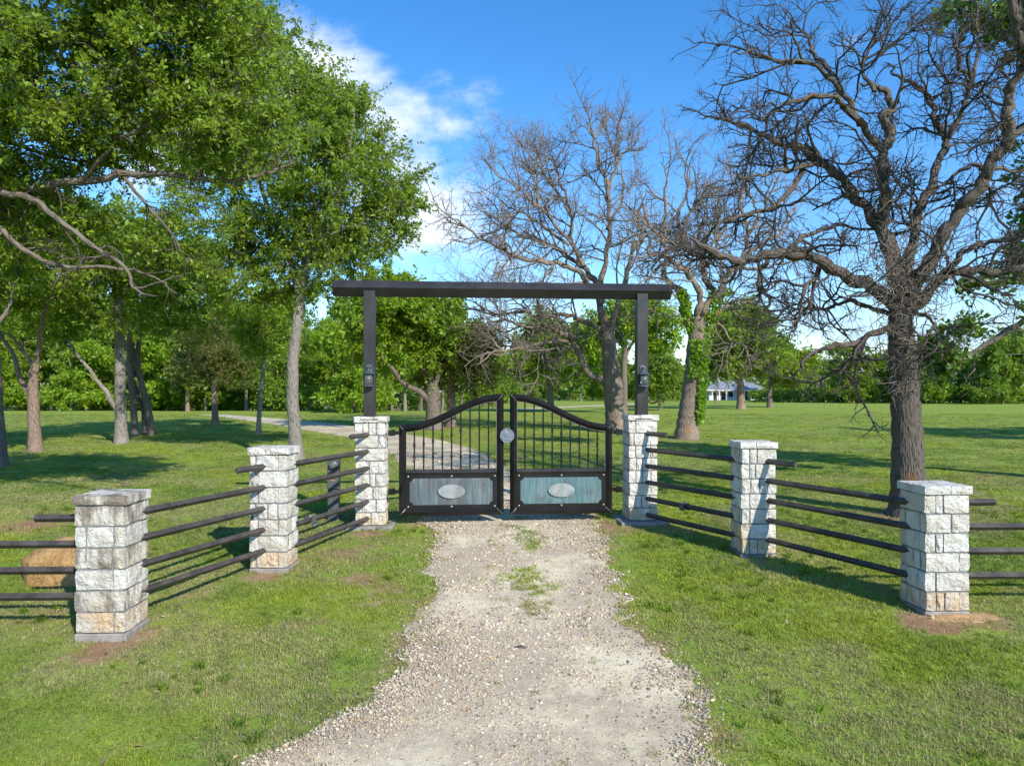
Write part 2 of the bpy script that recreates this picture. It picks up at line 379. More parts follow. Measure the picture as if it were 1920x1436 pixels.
# ------------------------------------------------------------------ the driveway: its two edges, as the photograph shows them
EDGE_L = [(-2.6, -9.0), (-2.3, 1.2), (-1.95, 3.0)] + [(px2g(*p).x, px2g(*p).y) for p in ((545, 1420), (600, 1375), (690, 1305), (752, 1230), (780, 1163), (793, 1117), (792, 1084), (806, 1042), (802, 1000))] + \
         [(px2g(*p).x, px2g(*p).y) for p in ((790, 965), (788, 925), (775, 890), (750, 868), (720, 850), (650, 820), (559, 804), (480, 791), (420, 782), (375, 777))]
EDGE_R = [(2.2, -9.0), (1.9, 1.2), (1.6, 3.0)] + [(px2g(*p).x, px2g(*p).y) for p in ((1362, 1420), (1345, 1380), (1303, 1305), (1235, 1230), (1187, 1160), (1168, 1117), (1150, 1084), (1125, 1040), (1135, 1000))] + \
         [(px2g(*p).x, px2g(*p).y) for p in ((1110, 965), (1050, 925), (985, 895), (945, 876), (905, 851), (868, 836), (800, 820), (680, 801), (559, 788), (420, 777))]
def catmull(P, m=8):
    P = np.array(P, float); n = len(P); Q = np.vstack([2*P[0]-P[1], P, 2*P[-1]-P[-2]]); out = []
    for i in range(n-1):
        a, b, c, d = Q[i:i+4]; t = np.linspace(0, 1, m, endpoint=False)[:, None]
        out.append(.5*(2*b+(c-a)*t+(2*a-5*b+4*c-d)*t*t+(3*b-a-3*c+d)*t**3))
    return np.vstack(out+[P[-1:]])
eL = catmull(EDGE_L, 22); eR = catmull(EDGE_R, 22)
def ragged(e, seed, sgn):
    n = len(e); s = np.concatenate([[0], np.cumsum(np.linalg.norm(np.diff(e, axis=0), axis=1))]); w = np.clip(np.linalg.norm(eR-eL, axis=1)/2.5, 0, 1)
    j = (fbm(s*.8, seed, 3, 3)-.5)*.55+(fbm(s*4.5, seed+5, 4, 3)-.5)*.28+.05; d = unit_rows(eR-eL); return e-d*sgn*(j*w)[:, None]
def unit_rows(v): return v/np.maximum(np.linalg.norm(v, axis=1, keepdims=True), 1e-6)
eL, eR = ragged(eL, 2.1, 1), ragged(eR, 9.7, -1)
POLY = np.vstack([eL, eR[::-1]])
def inside(x, y):                                     # is a point on the driveway?
    x = np.asarray(x, float); y = np.asarray(y, float); c = np.zeros(x.shape, bool); n = len(POLY); j = n-1
    for i in range(n):
        xi, yi = POLY[i]; xj, yj = POLY[j]
        k = ((yi > y) != (yj > y)) & (x < (xj-xi)*(y-yi)/(yj-yi+1e-12)+xi); c ^= k; j = i
    return c
def fringe(x, y):                                     # bare soil along the driveway's edges
    e = .25*(inside(x-.14, y) | inside(x+.14, y)).astype(float)+.25*(inside(x-.34, y) | inside(x+.34, y))
    return e*sstep(.36, .6, fbm(np.asarray(x)*1.6, np.asarray(y)*1.6, 57, 3))*1.25*(np.asarray(y) < 40)
dv = dirtf(GX.ravel(), GY.ravel()); dv = np.maximum(dv, fringe(GX.ravel(), GY.ravel())); at.data.foreach_set('value', dv.astype(np.float32)); gm.update()
def drive_sheet():
    n = len(eL); TT = [0, .022, .07, .15, .25, .37, .5, .63, .75, .85, .93, .978, 1]; m = 13; V = []
    for i in range(n):
        d = eR[i]-eL[i]; w = np.linalg.norm(d); d = d/max(w, 1e-6)
        a = eL[i]; b = eR[i]
        for k in range(m):
            t = TT[k]; p = a+(b-a)*t
            crown = .022*math.sin(math.pi*t)**.6
            if k in (0, m-1): crown = -.015
            V.append((p[0], p[1], float(gz(*p))+crown))
    idx = np.arange(n*m).reshape(n, m)
    f = np.stack([idx[:-1, :-1].ravel(), idx[:-1, 1:].ravel(), idx[1:, 1:].ravel(), idx[1:, :-1].ravel()], 1)
    me = fast_mesh('gravel_driveway', np.array(V), f, M['gravel'])
    return tag(link(bpy.data.objects.new('gravel_driveway', me)), kind='structure')
drive_sheet()
# a pale farm track that crosses the far field behind the gate
def track():
    P = [px2g(*p) for p in ((955, 768.5), (1010, 766), (1075, 763), (1140, 760), (1200, 757))]; V = []; f = []
    for i, p in enumerate(P):
        for dy in (-1.3, 1.3): V.append((p.x, p.y+dy*(1+p.y/60), float(gz(p.x, p.y+dy))+.03))
        if i: f.append((2*i-2, 2*i, 2*i+1, 2*i-1))
    tag(mesh_obj('farm_track', V, f, M['gravel']), kind='structure')
track()

# ------------------------------------------------------------------ limestone pillars
rng = random.Random(4)
def cap_mesh(i): return stone_mesh(40+i, .35)
def stone_mesh(i, k=1.0):
    r = random.Random(100+i); bm = bmesh.new(); bmesh.ops.create_cube(bm, size=1.0)
    bmesh.ops.subdivide_edges(bm, edges=bm.edges[:], cuts=2, use_grid_fill=True)
    for v in bm.verts:
        c = v.co.copy(); e = sum(abs(abs(x)-.5) < 1e-3 for x in c)
        out = k*.13*r.random() if abs(c.y+.5) < 1e-3 and e == 1 else 0
        v.co.y -= out
        pull = .0 if e == 1 else (.02+.03*k*r.random() if e == 2 else .04+.05*k*r.random())
        v.co = Vector((v.co.x*(1-pull*.35), v.co.y*(1-pull*.8), v.co.z*(1-pull*.55)))
        v.co += Vector((r.uniform(-.015, .015), k*r.uniform(-.05, .05), r.uniform(-.025, .025)))
    me = bpy.data.meshes.new('stone'); bm.to_mesh(me); bm.free(); return me
CAPS = [cap_mesh(i) for i in range(5)]
def with_mat(me, m):
    me = me.copy(); me.materials.clear(); me.materials.append(m); return me
STONE0 = [stone_mesh(i) for i in range(7)]
STONES = {k: [with_mat(s, M[k]) for s in STONE0] for k in ('lime', 'lime_stain', 'lime_weather')}
CAPM = {k: [with_mat(s, M[k]) for s in CAPS] for k in ('lime', 'lime_weather')}
for s in STONE0+CAPS: bpy.data.meshes.remove(s)
def put_stone(parent, c, dims, rz, kind, name='stone'):
    o = bpy.data.objects.new(name, rng.choice((CAPM if name == 'cap_stone' else STONES)[kind])); link(o, parent)
    o.location = c; o.scale = dims; o.rotation_euler = (0, 0, rz); return o
CH, CAP = .2, .085
def pillar(label, x, y, rz, courses, w, top_mat, foot, foot_w, base=None):
    z0 = float(gz(x, y))+foot
    t = thing('stone_pillar', label, 'pillar', (x, y, z0), rz, 'limestone pillars of the entrance wall')
    H = courses*CH; T = .105
    bm = bmesh.new(); box(bm, (0, 0, H/2+.0), (w-.026, w-.026, H-.004)); bm_obj('mortar_core', bm, M['mortar'], t)
    for c in range(courses):
        kind = 'lime_stain' if c == 0 else ('lime_weather' if (top_mat == 'lime_weather' and c > 0 and rng.random() < .75) else 'lime')
        for fi in range(4):
            ang = fi*math.pi/2
            a0, a1 = (-w/2, w/2-T) if (c+fi//4) % 2 == 0 else (-w/2+T, w/2)
            L = a1-a0
            mode = rng.choice((1, 1, 2, 2, 2, 3))
            if mode == 1: cuts = [0, 1]
            elif mode == 2: cuts = [0, rng.choice((.22, .3, .38, .6, .68, .76)), 1]
            else: cuts = [0, .28+rng.random()*.06, .55+rng.random()*.15, 1]
            for p, q in zip(cuts[:-1], cuts[1:]):
                j = .017; l = (q-p)*L-j; cx = a0+(p+q)/2*L; d = T+rng.uniform(-.006, .012)
                ox, oy = cx, -w/2+T/2
                cpos = (ox*math.cos(ang)-oy*math.sin(ang), ox*math.sin(ang)+oy*math.cos(ang), (c+.5)*CH)
                k2 = kind if not (c == 1 and rng.random() < .2) else 'lime_stain'
                put_stone(t, cpos, (l, d, CH-.017), ang, k2)
    cw = w+.042; zc = H+CAP/2+.002
    sx = rng.uniform(-.08, .06); sy = rng.uniform(-.06, .06)
    for (xa, xb) in ((-cw/2, sx), (sx, cw/2)):
        for (ya, yb) in ((-cw/2, sy), (sy, cw/2)):
            put_stone(t, ((xa+xb)/2, (ya+yb)/2, zc), (xb-xa-.006, yb-ya-.006, CAP+rng.uniform(-.006, .006)), 0 if ya < 0 and ya == -cw/2 else math.pi, 'lime_weather' if top_mat == 'lime_weather' else 'lime', 'cap_stone')
    bm = bmesh.new(); box(bm, (0, 0, -.16), (foot_w, foot_w*.97, .32), .012)
    bm_obj('footing', bm, M['concrete'], t, loc=(0, 0, -.004))
    return t
PW = .465
pillar('weathered left foreground pillar with dark streaks, shortest one on the left', -3.86, 6.86, R(2), 6, PW, 'lime_weather', .065, .482, -.17)
pillar('middle limestone pillar on the left side of the drive', -3.01, 8.99, R(0), 7, PW, 'lime', .045, .485, -.09)
pillar('tall limestone pillar carrying the left arch post beside the gate', -2.22, 11.26, R(4), 8, PW, 'lime', .04, .72, 0.0)
pillar('tall limestone pillar carrying the right arch post beside the gate', 2.09, 11.6, R(4), 8, PW, 'lime', .04, .78, 0.0)
pillar('middle limestone pillar on the right side with rail shadows across it', 3.28, 9.66, R(1), 7, PW, 'lime', .035, .485, -.07)
pillar('right foreground pillar standing in orange dirt before the bare oak trunk', 4.47, 7.52, R(2), 6, PW, 'lime', .04, .475, -.15)
# loose orange soil heaped at the foot of the right foreground pillar
def dirt_heap(x, y, rx, ry, h, seed):
    n, m = 28, 8; V = [(x, y, float(gz(x, y))+h)]; f = []
    for k in range(1, m+1):
        for i in range(n):
            a = 2*math.pi*i/n; q = k/m; wob = 1+.35*(float(fbm(math.cos(a)*1.7+seed, math.sin(a)*1.7, 8, 3))-.5)*2
            px, py = x+rx*q*wob*math.cos(a), y+ry*q*wob*math.sin(a)
            V.append((px, py, float(gz(px, py))+h*(1-q)**1.2*(.7+.6*float(fbm(px*9, py*9, 3, 3)))-(.02 if k == m else 0)))
    for i in range(n): f.append((0, 1+i, 1+(i+1) % n))
    for k in range(m-1):
        for i in range(n): a = 1+k*n+i; b = 1+k*n+(i+1) % n; f.append((a, a+n, b+n, b))
    t = NT('loose_soil'); v = t.coord('World'); t.bump(t.noise(v, 40, 6, .7), .8, .02)
    m_ = t.set(t.mix(t.noise(v, 14, 5), (.42, .23, .10), (.58, .38, .21)), 1, 0, .1)
    return tag(mesh_obj('soil_heap', V, f, m_, smooth=True), kind='structure')
dirt_heap(4.55, 7.26, .46, .17, .035, 1)

# ------------------------------------------------------------------ rails: square tube laid on its edge
RS = .038
def rails(label, a, b, zs, stub=None, stub_len=.48):
    a = Vector(a); b = Vector(b); t = thing('rail_fence', label, 'fence', (a.x, a.y, 0), 0, 'steel rail fence sections')
    d = b-a
    for z in zs:
        bm = bmesh.new(); beam(bm, (0, 0, z), (d.x, d.y, z), RS, 0); bm_obj('rail', bm, M['steel_brown'], t)
    if stub:
        e = d.normalized()*stub_len; bm = bmesh.new(); beam(bm, (0, 0, stub), (e.x, e.y, stub), RS, 0); bm_obj('stub_rail', bm, M['steel_brown'], t)
    return t
ZR = [.15, .41, .67, .93, 1.19]
rails('five rail fence section between the left gate pillar and the middle left pillar', (-2.225, 11.10), (-2.80, 9.05), ZR, 1.45, .62)
rails('four rail fence section between the middle and foreground left pillars', (-3.05, 8.82), (-3.66, 6.95), ZR[:4], 1.19, .55)
rails('three rail fence running out of frame from the left foreground pillar', (-4.05, 6.80), (-9.6, 6.62), [.15, .40, .65], .90, .51)
rails('five rail fence section between the right gate pillar and the middle right pillar', (2.12, 11.45), (3.08, 9.70), ZR, 1.45, .56)
rails('four rail fence section between the middle and foreground right pillars', (3.37, 9.50), (4.27, 7.56), ZR[:4], 1.19, .55)
rails('three rail fence running out of frame from the right foreground pillar', (4.68, 7.52), (9.8, 7.62), [.16, .42, .68], .94, .44)

# ------------------------------------------------------------------ arch over the gate
GA = math.atan2(.34, 4.31)                            # the gate line turns slightly away on the right
G0 = Vector((-.085, 11.34, 0)); gdir = Vector((math.cos(GA), math.sin(GA), 0))
def gpos(u, dy=0): return G0+gdir*u+Vector((-math.sin(GA), math.cos(GA), 0))*dy
arch = thing('gate_arch', 'black steel entrance arch with long overhead beam over the gate', 'arch', G0, GA)
for u in (-2.155, 2.18):
    bm = bmesh.new(); box(bm, (u, -.04, (1.60+3.72)/2), (.178, .178, 3.72-1.60), .006); bm_obj('post', bm, M['steel'], arch)
bm = bmesh.new(); beam(bm, (-2.72, -.04, 3.735), (2.66, -.04, 3.735), .128, 0); bm_obj('overhead_beam', bm, M['steel'], arch)
for u in (-2.155, 2.18):
    bm = bmesh.new(); box(bm, (u, -.04, 1.6895), (.26, .26, .012)); bm_obj('base_plate', bm, M['steel'], arch)

# ------------------------------------------------------------------ wall lanterns on the arch posts
def lantern(label, u):
    t = thing('wall_lantern', label, 'lantern', gpos(u, -.131)+Vector((0, 0, 2.2)), GA, 'lanterns on the arch posts'); t.scale = (.92, .92, .84)
    z = 0; y = -.085
    bm = bmesh.new(); box(bm, (0, -.008, z+.30), (.10, .016, .14), .005); lathe(bm, [(.05, 0), (.05, .016)], 16, (0, 0, z+.36), 'y'); bm_obj('back_plate', bm, M['lamp_metal'], t)
    bm = bmesh.new()
    beam(bm, (0, -.014, z+.37), (0, y*.6, z+.375), .011, 0, 8); beam(bm, (0, y*.6, z+.375), (0, y, z+.335), .011, 0, 8); beam(bm, (0, y, z+.34), (0, y, z+.30), .012, 0, 8)
    bm_obj('arm', bm, M['lamp_metal'], t)
    bm = bmesh.new(); lathe(bm, [(.105, .232), (.108, .243), (.062, .272), (.028, .296), (.014, .315)], 20, (0, y, z)); bm_obj('roof', bm, M['lamp_metal'], t)
    bm = bmesh.new(); lathe(bm, [(.088, 0), (.092, .008), (.092, .020), (.070, .026)], 20, (0, y, z)); bm_obj('base', bm, M['lamp_metal'], t)
    bm = bmesh.new(); lathe(bm, [(.062, .026), (.062, .232)], 20, (0, y, z)); bm_obj('glass', bm, M['glass'], t, True)
    bm = bmesh.new(); lathe(bm, [(.022, .03), (.022, .12), (.014, .15)], 10, (0, y, z)); bm_obj('candle_bulb', bm, M['white'], t)
    for k in range(4):
        a = math.pi/4+k*math.pi/2; bm = bmesh.new(); px, py = .070*math.cos(a), y+.070*math.sin(a)
        beam(bm, (px, py, z+.02), (px, py, z+.236), .0065, 0, 6); bm_obj('cage_bar', bm, M['lamp_metal'], t)
    bm = bmesh.new(); lathe(bm, [(.072, .120), (.072, .128)], 20, (0, y, z), closed=False); lathe(bm, [(.066, .128), (.066, .120)], 20, (0, y, z), closed=False); bm_obj('cage_ring', bm, M['lamp_metal'], t)
lantern('round glass lantern with cone roof on the left arch post', -2.155)
lantern('round glass lantern with cone roof on the right arch post', 2.18)

# ------------------------------------------------------------------ the double gate
def swept_frame(bm, path, a):                         # square tube on edge, mitred along a closed path in the x-z plane
    n = len(path); P = [Vector((p[0], 0, p[1])) for p in path]; rings = []
    for i in range(n):
        d0 = (P[i]-P[i-1]).normalized(); d1 = (P[(i+1) % n]-P[i]).normalized()
        n0 = Vector((d0.z, 0, -d0.x)); n1 = Vector((d1.z, 0, -d1.x)); m = (n0+n1).normalized(); k = 1/max(.35, m.dot(n0))
        rings.append([bm.verts.new(P[i]+m*a*k), bm.verts.new(P[i]+Vector((0, -a, 0))), bm.verts.new(P[i]-m*a*k), bm.verts.new(P[i]+Vector((0, a, 0)))])
    for i in range(n):
        p, q = rings[i], rings[(i+1) % n]
        for k in range(4): bm.faces.new((p[k], q[k], q[(k+1) % 4], p[(k+1) % 4]))
def prism_xz(bm, outer, y0, y1, inner=None):          # flat plate with thickness, optionally with a hole (equal point counts)
    A = [bm.verts.new((x, y0, z)) for x, z in outer]; B = [bm.verts.new((x, y1, z)) for x, z in outer]; n = len(outer)
    for i in range(n): bm.faces.new((A[i], B[i], B[(i+1) % n], A[(i+1) % n]))
    if inner is None: bm.faces.new(A); bm.faces.new(B[::-1]); return
    C = [bm.verts.new((x, y0, z)) for x, z in inner]; D = [bm.verts.new((x, y1, z)) for x, z in inner]
    for i in range(n):
        j = (i+1) % n
        bm.faces.new((A[i], A[j], C[j], C[i])); bm.faces.new((B[i], D[i], D[j], B[j])); bm.faces.new((C[i], C[j], D[j], D[i]))
def gate_leaf(label, side, copper):
    # local x runs from the hinge (0) to the meeting stile (w)
    w = 1.655; hinge_u = -1.705 if side < 0 else 1.705
    t = thing('gate_leaf', label, 'gate', gpos(hinge_u, -.02)+Vector((0, 0, 0)), GA, 'leaves of the double gate')
    sx = 1 if side < 0 else -1
    X = lambda x: x*sx
    zb, z0, z1, a = .165, 1.60, 2.085, .058
    def top(x):
        s = (x-a)/(w-2*a); s = min(1, max(0, s)); return z0+(z1-z0)*(.5-.5*math.cos(math.pi*(s**1.02)))
    xs = [a+(w-2*a)*i/28 for i in range(29)]
    path = [(X(a), zb+a), (X(w-a), zb+a)]+[(X(x), top(x)-a) for x in xs[::-1]]
    if sx < 0: path = path[::-1]
    bm = bmesh.new(); swept_frame(bm, path, a); bmesh.ops.recalc_face_normals(bm, faces=bm.faces[:]); bm_obj('frame', bm, M['steel_black'], t)
    # bright welds at the four mitres; pale strip paints a highlight along the inner edge
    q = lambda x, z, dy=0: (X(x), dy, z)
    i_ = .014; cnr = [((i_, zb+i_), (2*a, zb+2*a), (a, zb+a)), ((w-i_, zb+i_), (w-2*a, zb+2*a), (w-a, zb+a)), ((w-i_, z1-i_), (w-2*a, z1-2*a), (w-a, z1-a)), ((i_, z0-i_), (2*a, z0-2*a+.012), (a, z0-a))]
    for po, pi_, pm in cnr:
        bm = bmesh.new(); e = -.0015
        beam(bm, q(*po, -i_+e), q(*pm, -a+e), .0036, 0, 5); beam(bm, q(*pm, -a+e), q(*pi_, e), .0036, 0, 5); bm_obj('weld_seam', bm, M['weld_highlight'], t)
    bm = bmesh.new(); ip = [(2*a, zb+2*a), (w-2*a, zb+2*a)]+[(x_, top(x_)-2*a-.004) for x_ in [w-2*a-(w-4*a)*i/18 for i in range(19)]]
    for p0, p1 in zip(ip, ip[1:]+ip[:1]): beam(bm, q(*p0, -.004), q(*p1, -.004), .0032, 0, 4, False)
    bm_obj('inner_edge_highlight', bm, M['weld_highlight'], t)
    zm = .875
    bm = bmesh.new(); beam(bm, (X(2*a-.012), 0, zm-.03), (X(w-2*a+.012), 0, zm-.03), .05, 0); bm_obj('middle_rail', bm, M['steel'], t)
    n = 9; x0 = 2*a+.0; x1 = w-2*a
    zk = zm+.215
    for k in range(n):
        x = x0+(x1-x0)*(k+.86)/(n+.72); zt = top(x)-a*1.6; zu = zt-.20-.10*(k/(n-1))-.05
        bm = bmesh.new(); rr = .0125
        prof = [(rr, zm-.02)]
        for zc in (zk, zu): prof += [(rr, zc-.045), (rr*1.5, zc-.032), (rr*1.15, zc-.018), (rr*2.0, zc), (rr*1.15, zc+.018), (rr*1.5, zc+.032), (rr, zc+.045)]
        prof += [(rr, zt)]; lathe(bm, prof, 8, (X(x), 0, 0)); bm_obj('baluster', bm, M['steel_black'], t)
    # lower panel
    pl, pr, pb, pt = 2*a-.012, w-2*a+.012, zb+2*a-.012, zm-.055
    bm = bmesh.new(); box(bm, (X((pl+pr)/2), .004, (pb+pt)/2), (pr-pl, .012, pt-pb)); bm_obj('copper_panel', bm, M[copper], t)
    bx, bz, nr = .066, .062, .052                     # border widths and notch radius
    inn = []; out = []
    cs = [((pl+bx, pb+bz), 0), ((pr-bx, pb+bz), 90), ((pr-bx, pt-bz), 180), ((pl+bx, pt-bz), 270)]
    for (cx, cz), a0 in cs:
        for i in range(7):
            th = R(a0+90-i*15)
            inn.append((X(cx+nr*math.cos(th)), cz+nr*math.sin(th)))
            ox = pl if cx < w/2 else pr; oz = pb if cz < (pb+pt)/2 else pt
            out.append((X(ox), oz))
    # give the outer corner points a small spread so that the ring closes cleanly
    out2 = []
    for i, (x, z) in enumerate(out):
        c = i//7; k = (i % 7)/6-.5
        dx, dz = [(k, -k), (k, k), (-k, k), (-k, -k)][c]
        e = .10
        cxl = X(pl) if c in (0, 3) else X(pr); czl = pb if c in (0, 1) else pt
        sgx = (1 if c in (0, 3) else -1)*sx; sgz = 1 if c in (0, 1) else -1
        i7 = i % 7
        if c in (0, 2): out2.append((cxl+sgx*e*max(0, (i7-3)/3), czl+sgz*e*max(0, (3-i7)/3)))
        else: out2.append((cxl+sgx*e*max(0, (3-i7)/3), czl+sgz*e*max(0, (i7-3)/3)))
    bm = bmesh.new(); prism_xz(bm, out2, -.014, -.002, inn); bmesh.ops.recalc_face_normals(bm, faces=bm.faces[:]); bm_obj('panel_border', bm, M['steel_black'], t)
    for x in (pl+.040, (pl+pr)/2, pr-.040):
        for z in (pb+.036, pt-.036):
            bm = bmesh.new(); lathe(bm, [(.0165, 0), (.0155, .006), (.009, .011), (.002, .0125)], 12, (X(x), -.014, z), 'y'); bm_obj('stud', bm, M['silver'], t, True)
    bm = bmesh.new(); cx, cz = X((pl+pr)/2), (pb+pt)/2; N = 40
    oval = [(cx+.212*math.cos(2*math.pi*i/N), cz+.110*math.sin(2*math.pi*i/N)) for i in range(N)]
    prism_xz(bm, oval, -.030, -.002); bmesh.ops.recalc_face_normals(bm, faces=bm.faces[:])
    bm_obj('oval_plaque', bm, M['silver'], t)
    for z in (1.47, .545):
        bm = bmesh.new(); box(bm, (X(-.05), .01, z), (.13, .05, .055), .004); box(bm, (X(-.075), -.015, z+.008), (.035, .05, .10), .003); box(bm, (X(-.13), .01, z), (.07, .09, .09), .004)
        bm_obj('hinge', bm, M['steel_black'], t)
    if side < 0:                                      # round cast emblem over the meeting stiles
        mz, mx = 1.425, w+.05
        md = None
        bm = bmesh.new(); lathe(bm, [(.112, 0), (.115, .010), (.112, .018), (.102, .018), (.099, .012), (.03, .013), (.001, .013)], 40, (mx, -.064, mz), 'y')
        md = bm_obj('medallion', bm, M['pewter'], t)
        r = random.Random(9)
        def relief(pts, h): 
            b2 = bmesh.new(); prism_xz(b2, pts, -.064-.013-h, -.076); bmesh.ops.recalc_face_normals(b2, faces=b2.faces[:]); bm_obj('relief', b2, M['pewter'], md)
        # worn relief: a spread-winged shape over a banner inside a ring of beads
        relief([(mx+x, mz+z) for x, z in ((-.012, -.035), (.012, -.035), (.022, 0), (.062, .034), (.066, .052), (.03, .03), (.014, .03), (.006, .052), (-.008, .05), (-.012, .03), (-.032, .032), (-.066, .054), (-.06, .03), (-.022, 0))], .006)
        relief([(mx+x, mz+z) for x, z in ((-.052, -.05), (-.02, -.058), (.02, -.058), (.05, -.05), (.052, -.064), (.02, -.074), (-.02, -.074), (-.054, -.064))], .005)
        b2 = bmesh.new()
        for k in range(30):
            a_ = 2*math.pi*k/30; lathe(b2, [(.0052, 0), (.003, .004)], 6, (mx+.088*math.cos(a_), -.0765, mz+.088*math.sin(a_)), 'y')
        bm_obj('bead_ring', b2, M['pewter'], md)
        bm = bmesh.new(); box(bm, (w-.03, -.05, mz), (.05, .05, .12)); bm_obj('medallion_bracket', bm, M['steel_black'], t)
    return t
gate_leaf('left black gate leaf with grey patina panel, bearing the round medallion', -1, 'copper_a')
gate_leaf('right black gate leaf with teal patina copper panel', 1, 'copper_b')

# ------------------------------------------------------------------ meter pedestal, fence clamps, boulder
mp = px2g(626, 975); mp.x = (626-CX)/F*mp.y
t = thing('meter_pedestal', 'dark grey electric meter pedestal behind the left fence rails', 'meter box', mp, R(4))
zt = CZ-(858-HY)/F*mp.y-mp.z; zm_ = CZ-(917-HY)/F*mp.y-mp.z
bm = bmesh.new(); box(bm, (0, 0, (zm_-.1)/2), (.178, .13, zm_+.1), .005); bm_obj('lower_cabinet', bm, M['meter'], t)
bm = bmesh.new(); box(bm, (0, -.005, (zm_+.012+zt)/2), (.19, .15, zt-zm_-.012), .008); ub = bm_obj('upper_cabinet', bm, M['meter'], t)
bm = bmesh.new(); lathe(bm, [(.066, 0), (.066, .02), (.058, .024)], 24, (0, -.08, zt-.115), 'y'); dial = bm_obj('meter_ring', bm, M['lamp_metal'], t)
bm = bmesh.new(); lathe(bm, [(.056, .024), (.054, .05), (.045, .06), (.001, .062)], 24, (0, -.08, zt-.115), 'y'); bm_obj('meter_glass', bm, M['glass'], dial, True)
bm = bmesh.new(); lathe(bm, [(.05, .024), (.001, .026)], 24, (0, -.08, zt-.115), 'y'); bm_obj('dial_face', bm, M['white'], dial)
bm = bmesh.new(); box(bm, (0, -.082, zt-.36), (.07, .006, .02)); bm_obj('warning_label', bm, m_plain('orange_label', (.45, .16, .06), .6), t)
def clamp(label, P, rz, cable):
    t = thing('fence_clamp', label, 'clamp', P, rz)
    bm = bmesh.new(); box(bm, (0, 0, .0), (.10, .12, .015)); box(bm, (0, -.055, -.045), (.10, .012, .10)); box(bm, (0, .055, -.045), (.10, .012, .10)); bm_obj('saddle', bm, M['meter'], t)
    bm = bmesh.new(); lathe(bm, [(.016, 0), (.016, .03), (.008, .034)], 8, (0, 0, .008)); bm_obj('bolt', bm, M['silver'], t)
    if cable:
        bm = bmesh.new(); beam(bm, (.02, .0, -.035), (.44, .16, -.085), .012, 0, 8); bm_obj('tie_rod', bm, M['silver'], t)
        bm = bmesh.new(); P0 = [Vector((.03, 0, -.04)), Vector((.10, .02, -.12)), Vector((.22, .07, -.155)), Vector((.34, .11, -.14)), Vector((.43, .15, -.09))]
        C = catmull([tuple(p) for p in P0], 6)
        for p, q in zip(C[:-1], C[1:]): beam(bm, p, q, .007, 0, 6, False)
        bm_obj('cable_loop', bm, M['rubber'], t)
clamp('grey clamp with looping cable on the left fence rail', Vector((-2.69, 9.45, .41+.032)), R(74), True)
clamp('dark clamp on the fence rail beside the right gate pillar', Vector((2.58, 10.61, .41+.032)), R(-61), False)
def boulder(label, c, dims, seed, mat):
    bm = bmesh.new(); bmesh.ops.create_icosphere(bm, subdivisions=4, radius=1.0)
    for v in bm.verts:
        d = v.co.normalized(); f = 1+.35*(float(fbm(d.x*1.3+seed, d.y*1.3+d.z*1.1, seed, 4))-.5)+.1*(float(fbm(d.x*5+seed, d.y*5+d.z*4, seed, 3))-.5)
        q = Vector((math.copysign(abs(d.x)**.8, d.x), d.y, math.copysign(abs(d.z)**.75, d.z)*(1+.22*d.x)))
        v.co = Vector((q.x*f*dims[0], q.y*f*dims[1], max(-.12, q.z*f*dims[2])))
    o = bm_obj('boulder', bm, mat, smooth=True, loc=c); return tag(o, label, 'boulder')
bp = px2g(105, 1099); boulder('rounded tan sandstone boulder behind the left foreground pillar', bp+Vector((.02, .32, .04)), (.58, .38, .46), 6, M['sandstone'])
# ------------------------------------------------------------------ tubes and leaves as fast meshes
def unit(v): return v/np.maximum(np.linalg.norm(v, axis=-1, keepdims=True), 1e-9)
def tubes_mesh(name, polys, mat):
    """polys: list of (points Nx3, radii N, sides); one mesh of tapered tubes"""
    V = []; Fq = []; B = []; off = 0
    for pi, (P, r, s) in enumerate(polys):
        P = np.asarray(P, float); n = len(P); T = np.empty_like(P); T[1:-1] = P[2:]-P[:-2]; T[0] = P[1]-P[0]; T[-1] = P[-1]-P[-2]; T = unit(T)
        m = T.mean(0); ref = np.array((1., 0, 0)) if abs(m[0]) < abs(m[1]) and abs(m[0]) < abs(m[2])+.2 else (np.array((0, 1., 0)) if abs(m[1]) < abs(m[2]) else np.array((0, 0, 1.)))
        u = unit(np.cross(T, ref)); v = np.cross(T, u); a = np.arange(s)*2*math.pi/s
        ring = P[:, None, :]+np.asarray(r)[:, None, None]*(np.cos(a)[None, :, None]*u[:, None, :]+np.sin(a)[None, :, None]*v[:, None, :])
        sl = np.concatenate([[0], np.cumsum(np.linalg.norm(np.diff(P, axis=0), axis=1))]); rr_ = np.maximum(np.asarray(r, float), .03)
        B.append(np.stack([rr_[:, None]*np.cos(a)[None], rr_[:, None]*np.sin(a)[None], np.repeat(sl[:, None], s, 1)+pi*1.37], 2).reshape(-1, 3))
        V.append(ring.reshape(-1, 3)); i = np.arange(n*s).reshape(n, s)+off; j = np.roll(i, -1, 1)
        Fq.append(np.stack([i[:-1].ravel(), j[:-1].ravel(), j[1:].ravel(), i[1:].ravel()], 1)); off += n*s
    me = fast_mesh(name, np.vstack(V), np.vstack(Fq), mat)
    at = me.attributes.new('bk', 'FLOAT_VECTOR', 'POINT'); at.data.foreach_set('vector', np.vstack(B).astype(np.float32).ravel()); return me
LEAF_COUNT = [0]
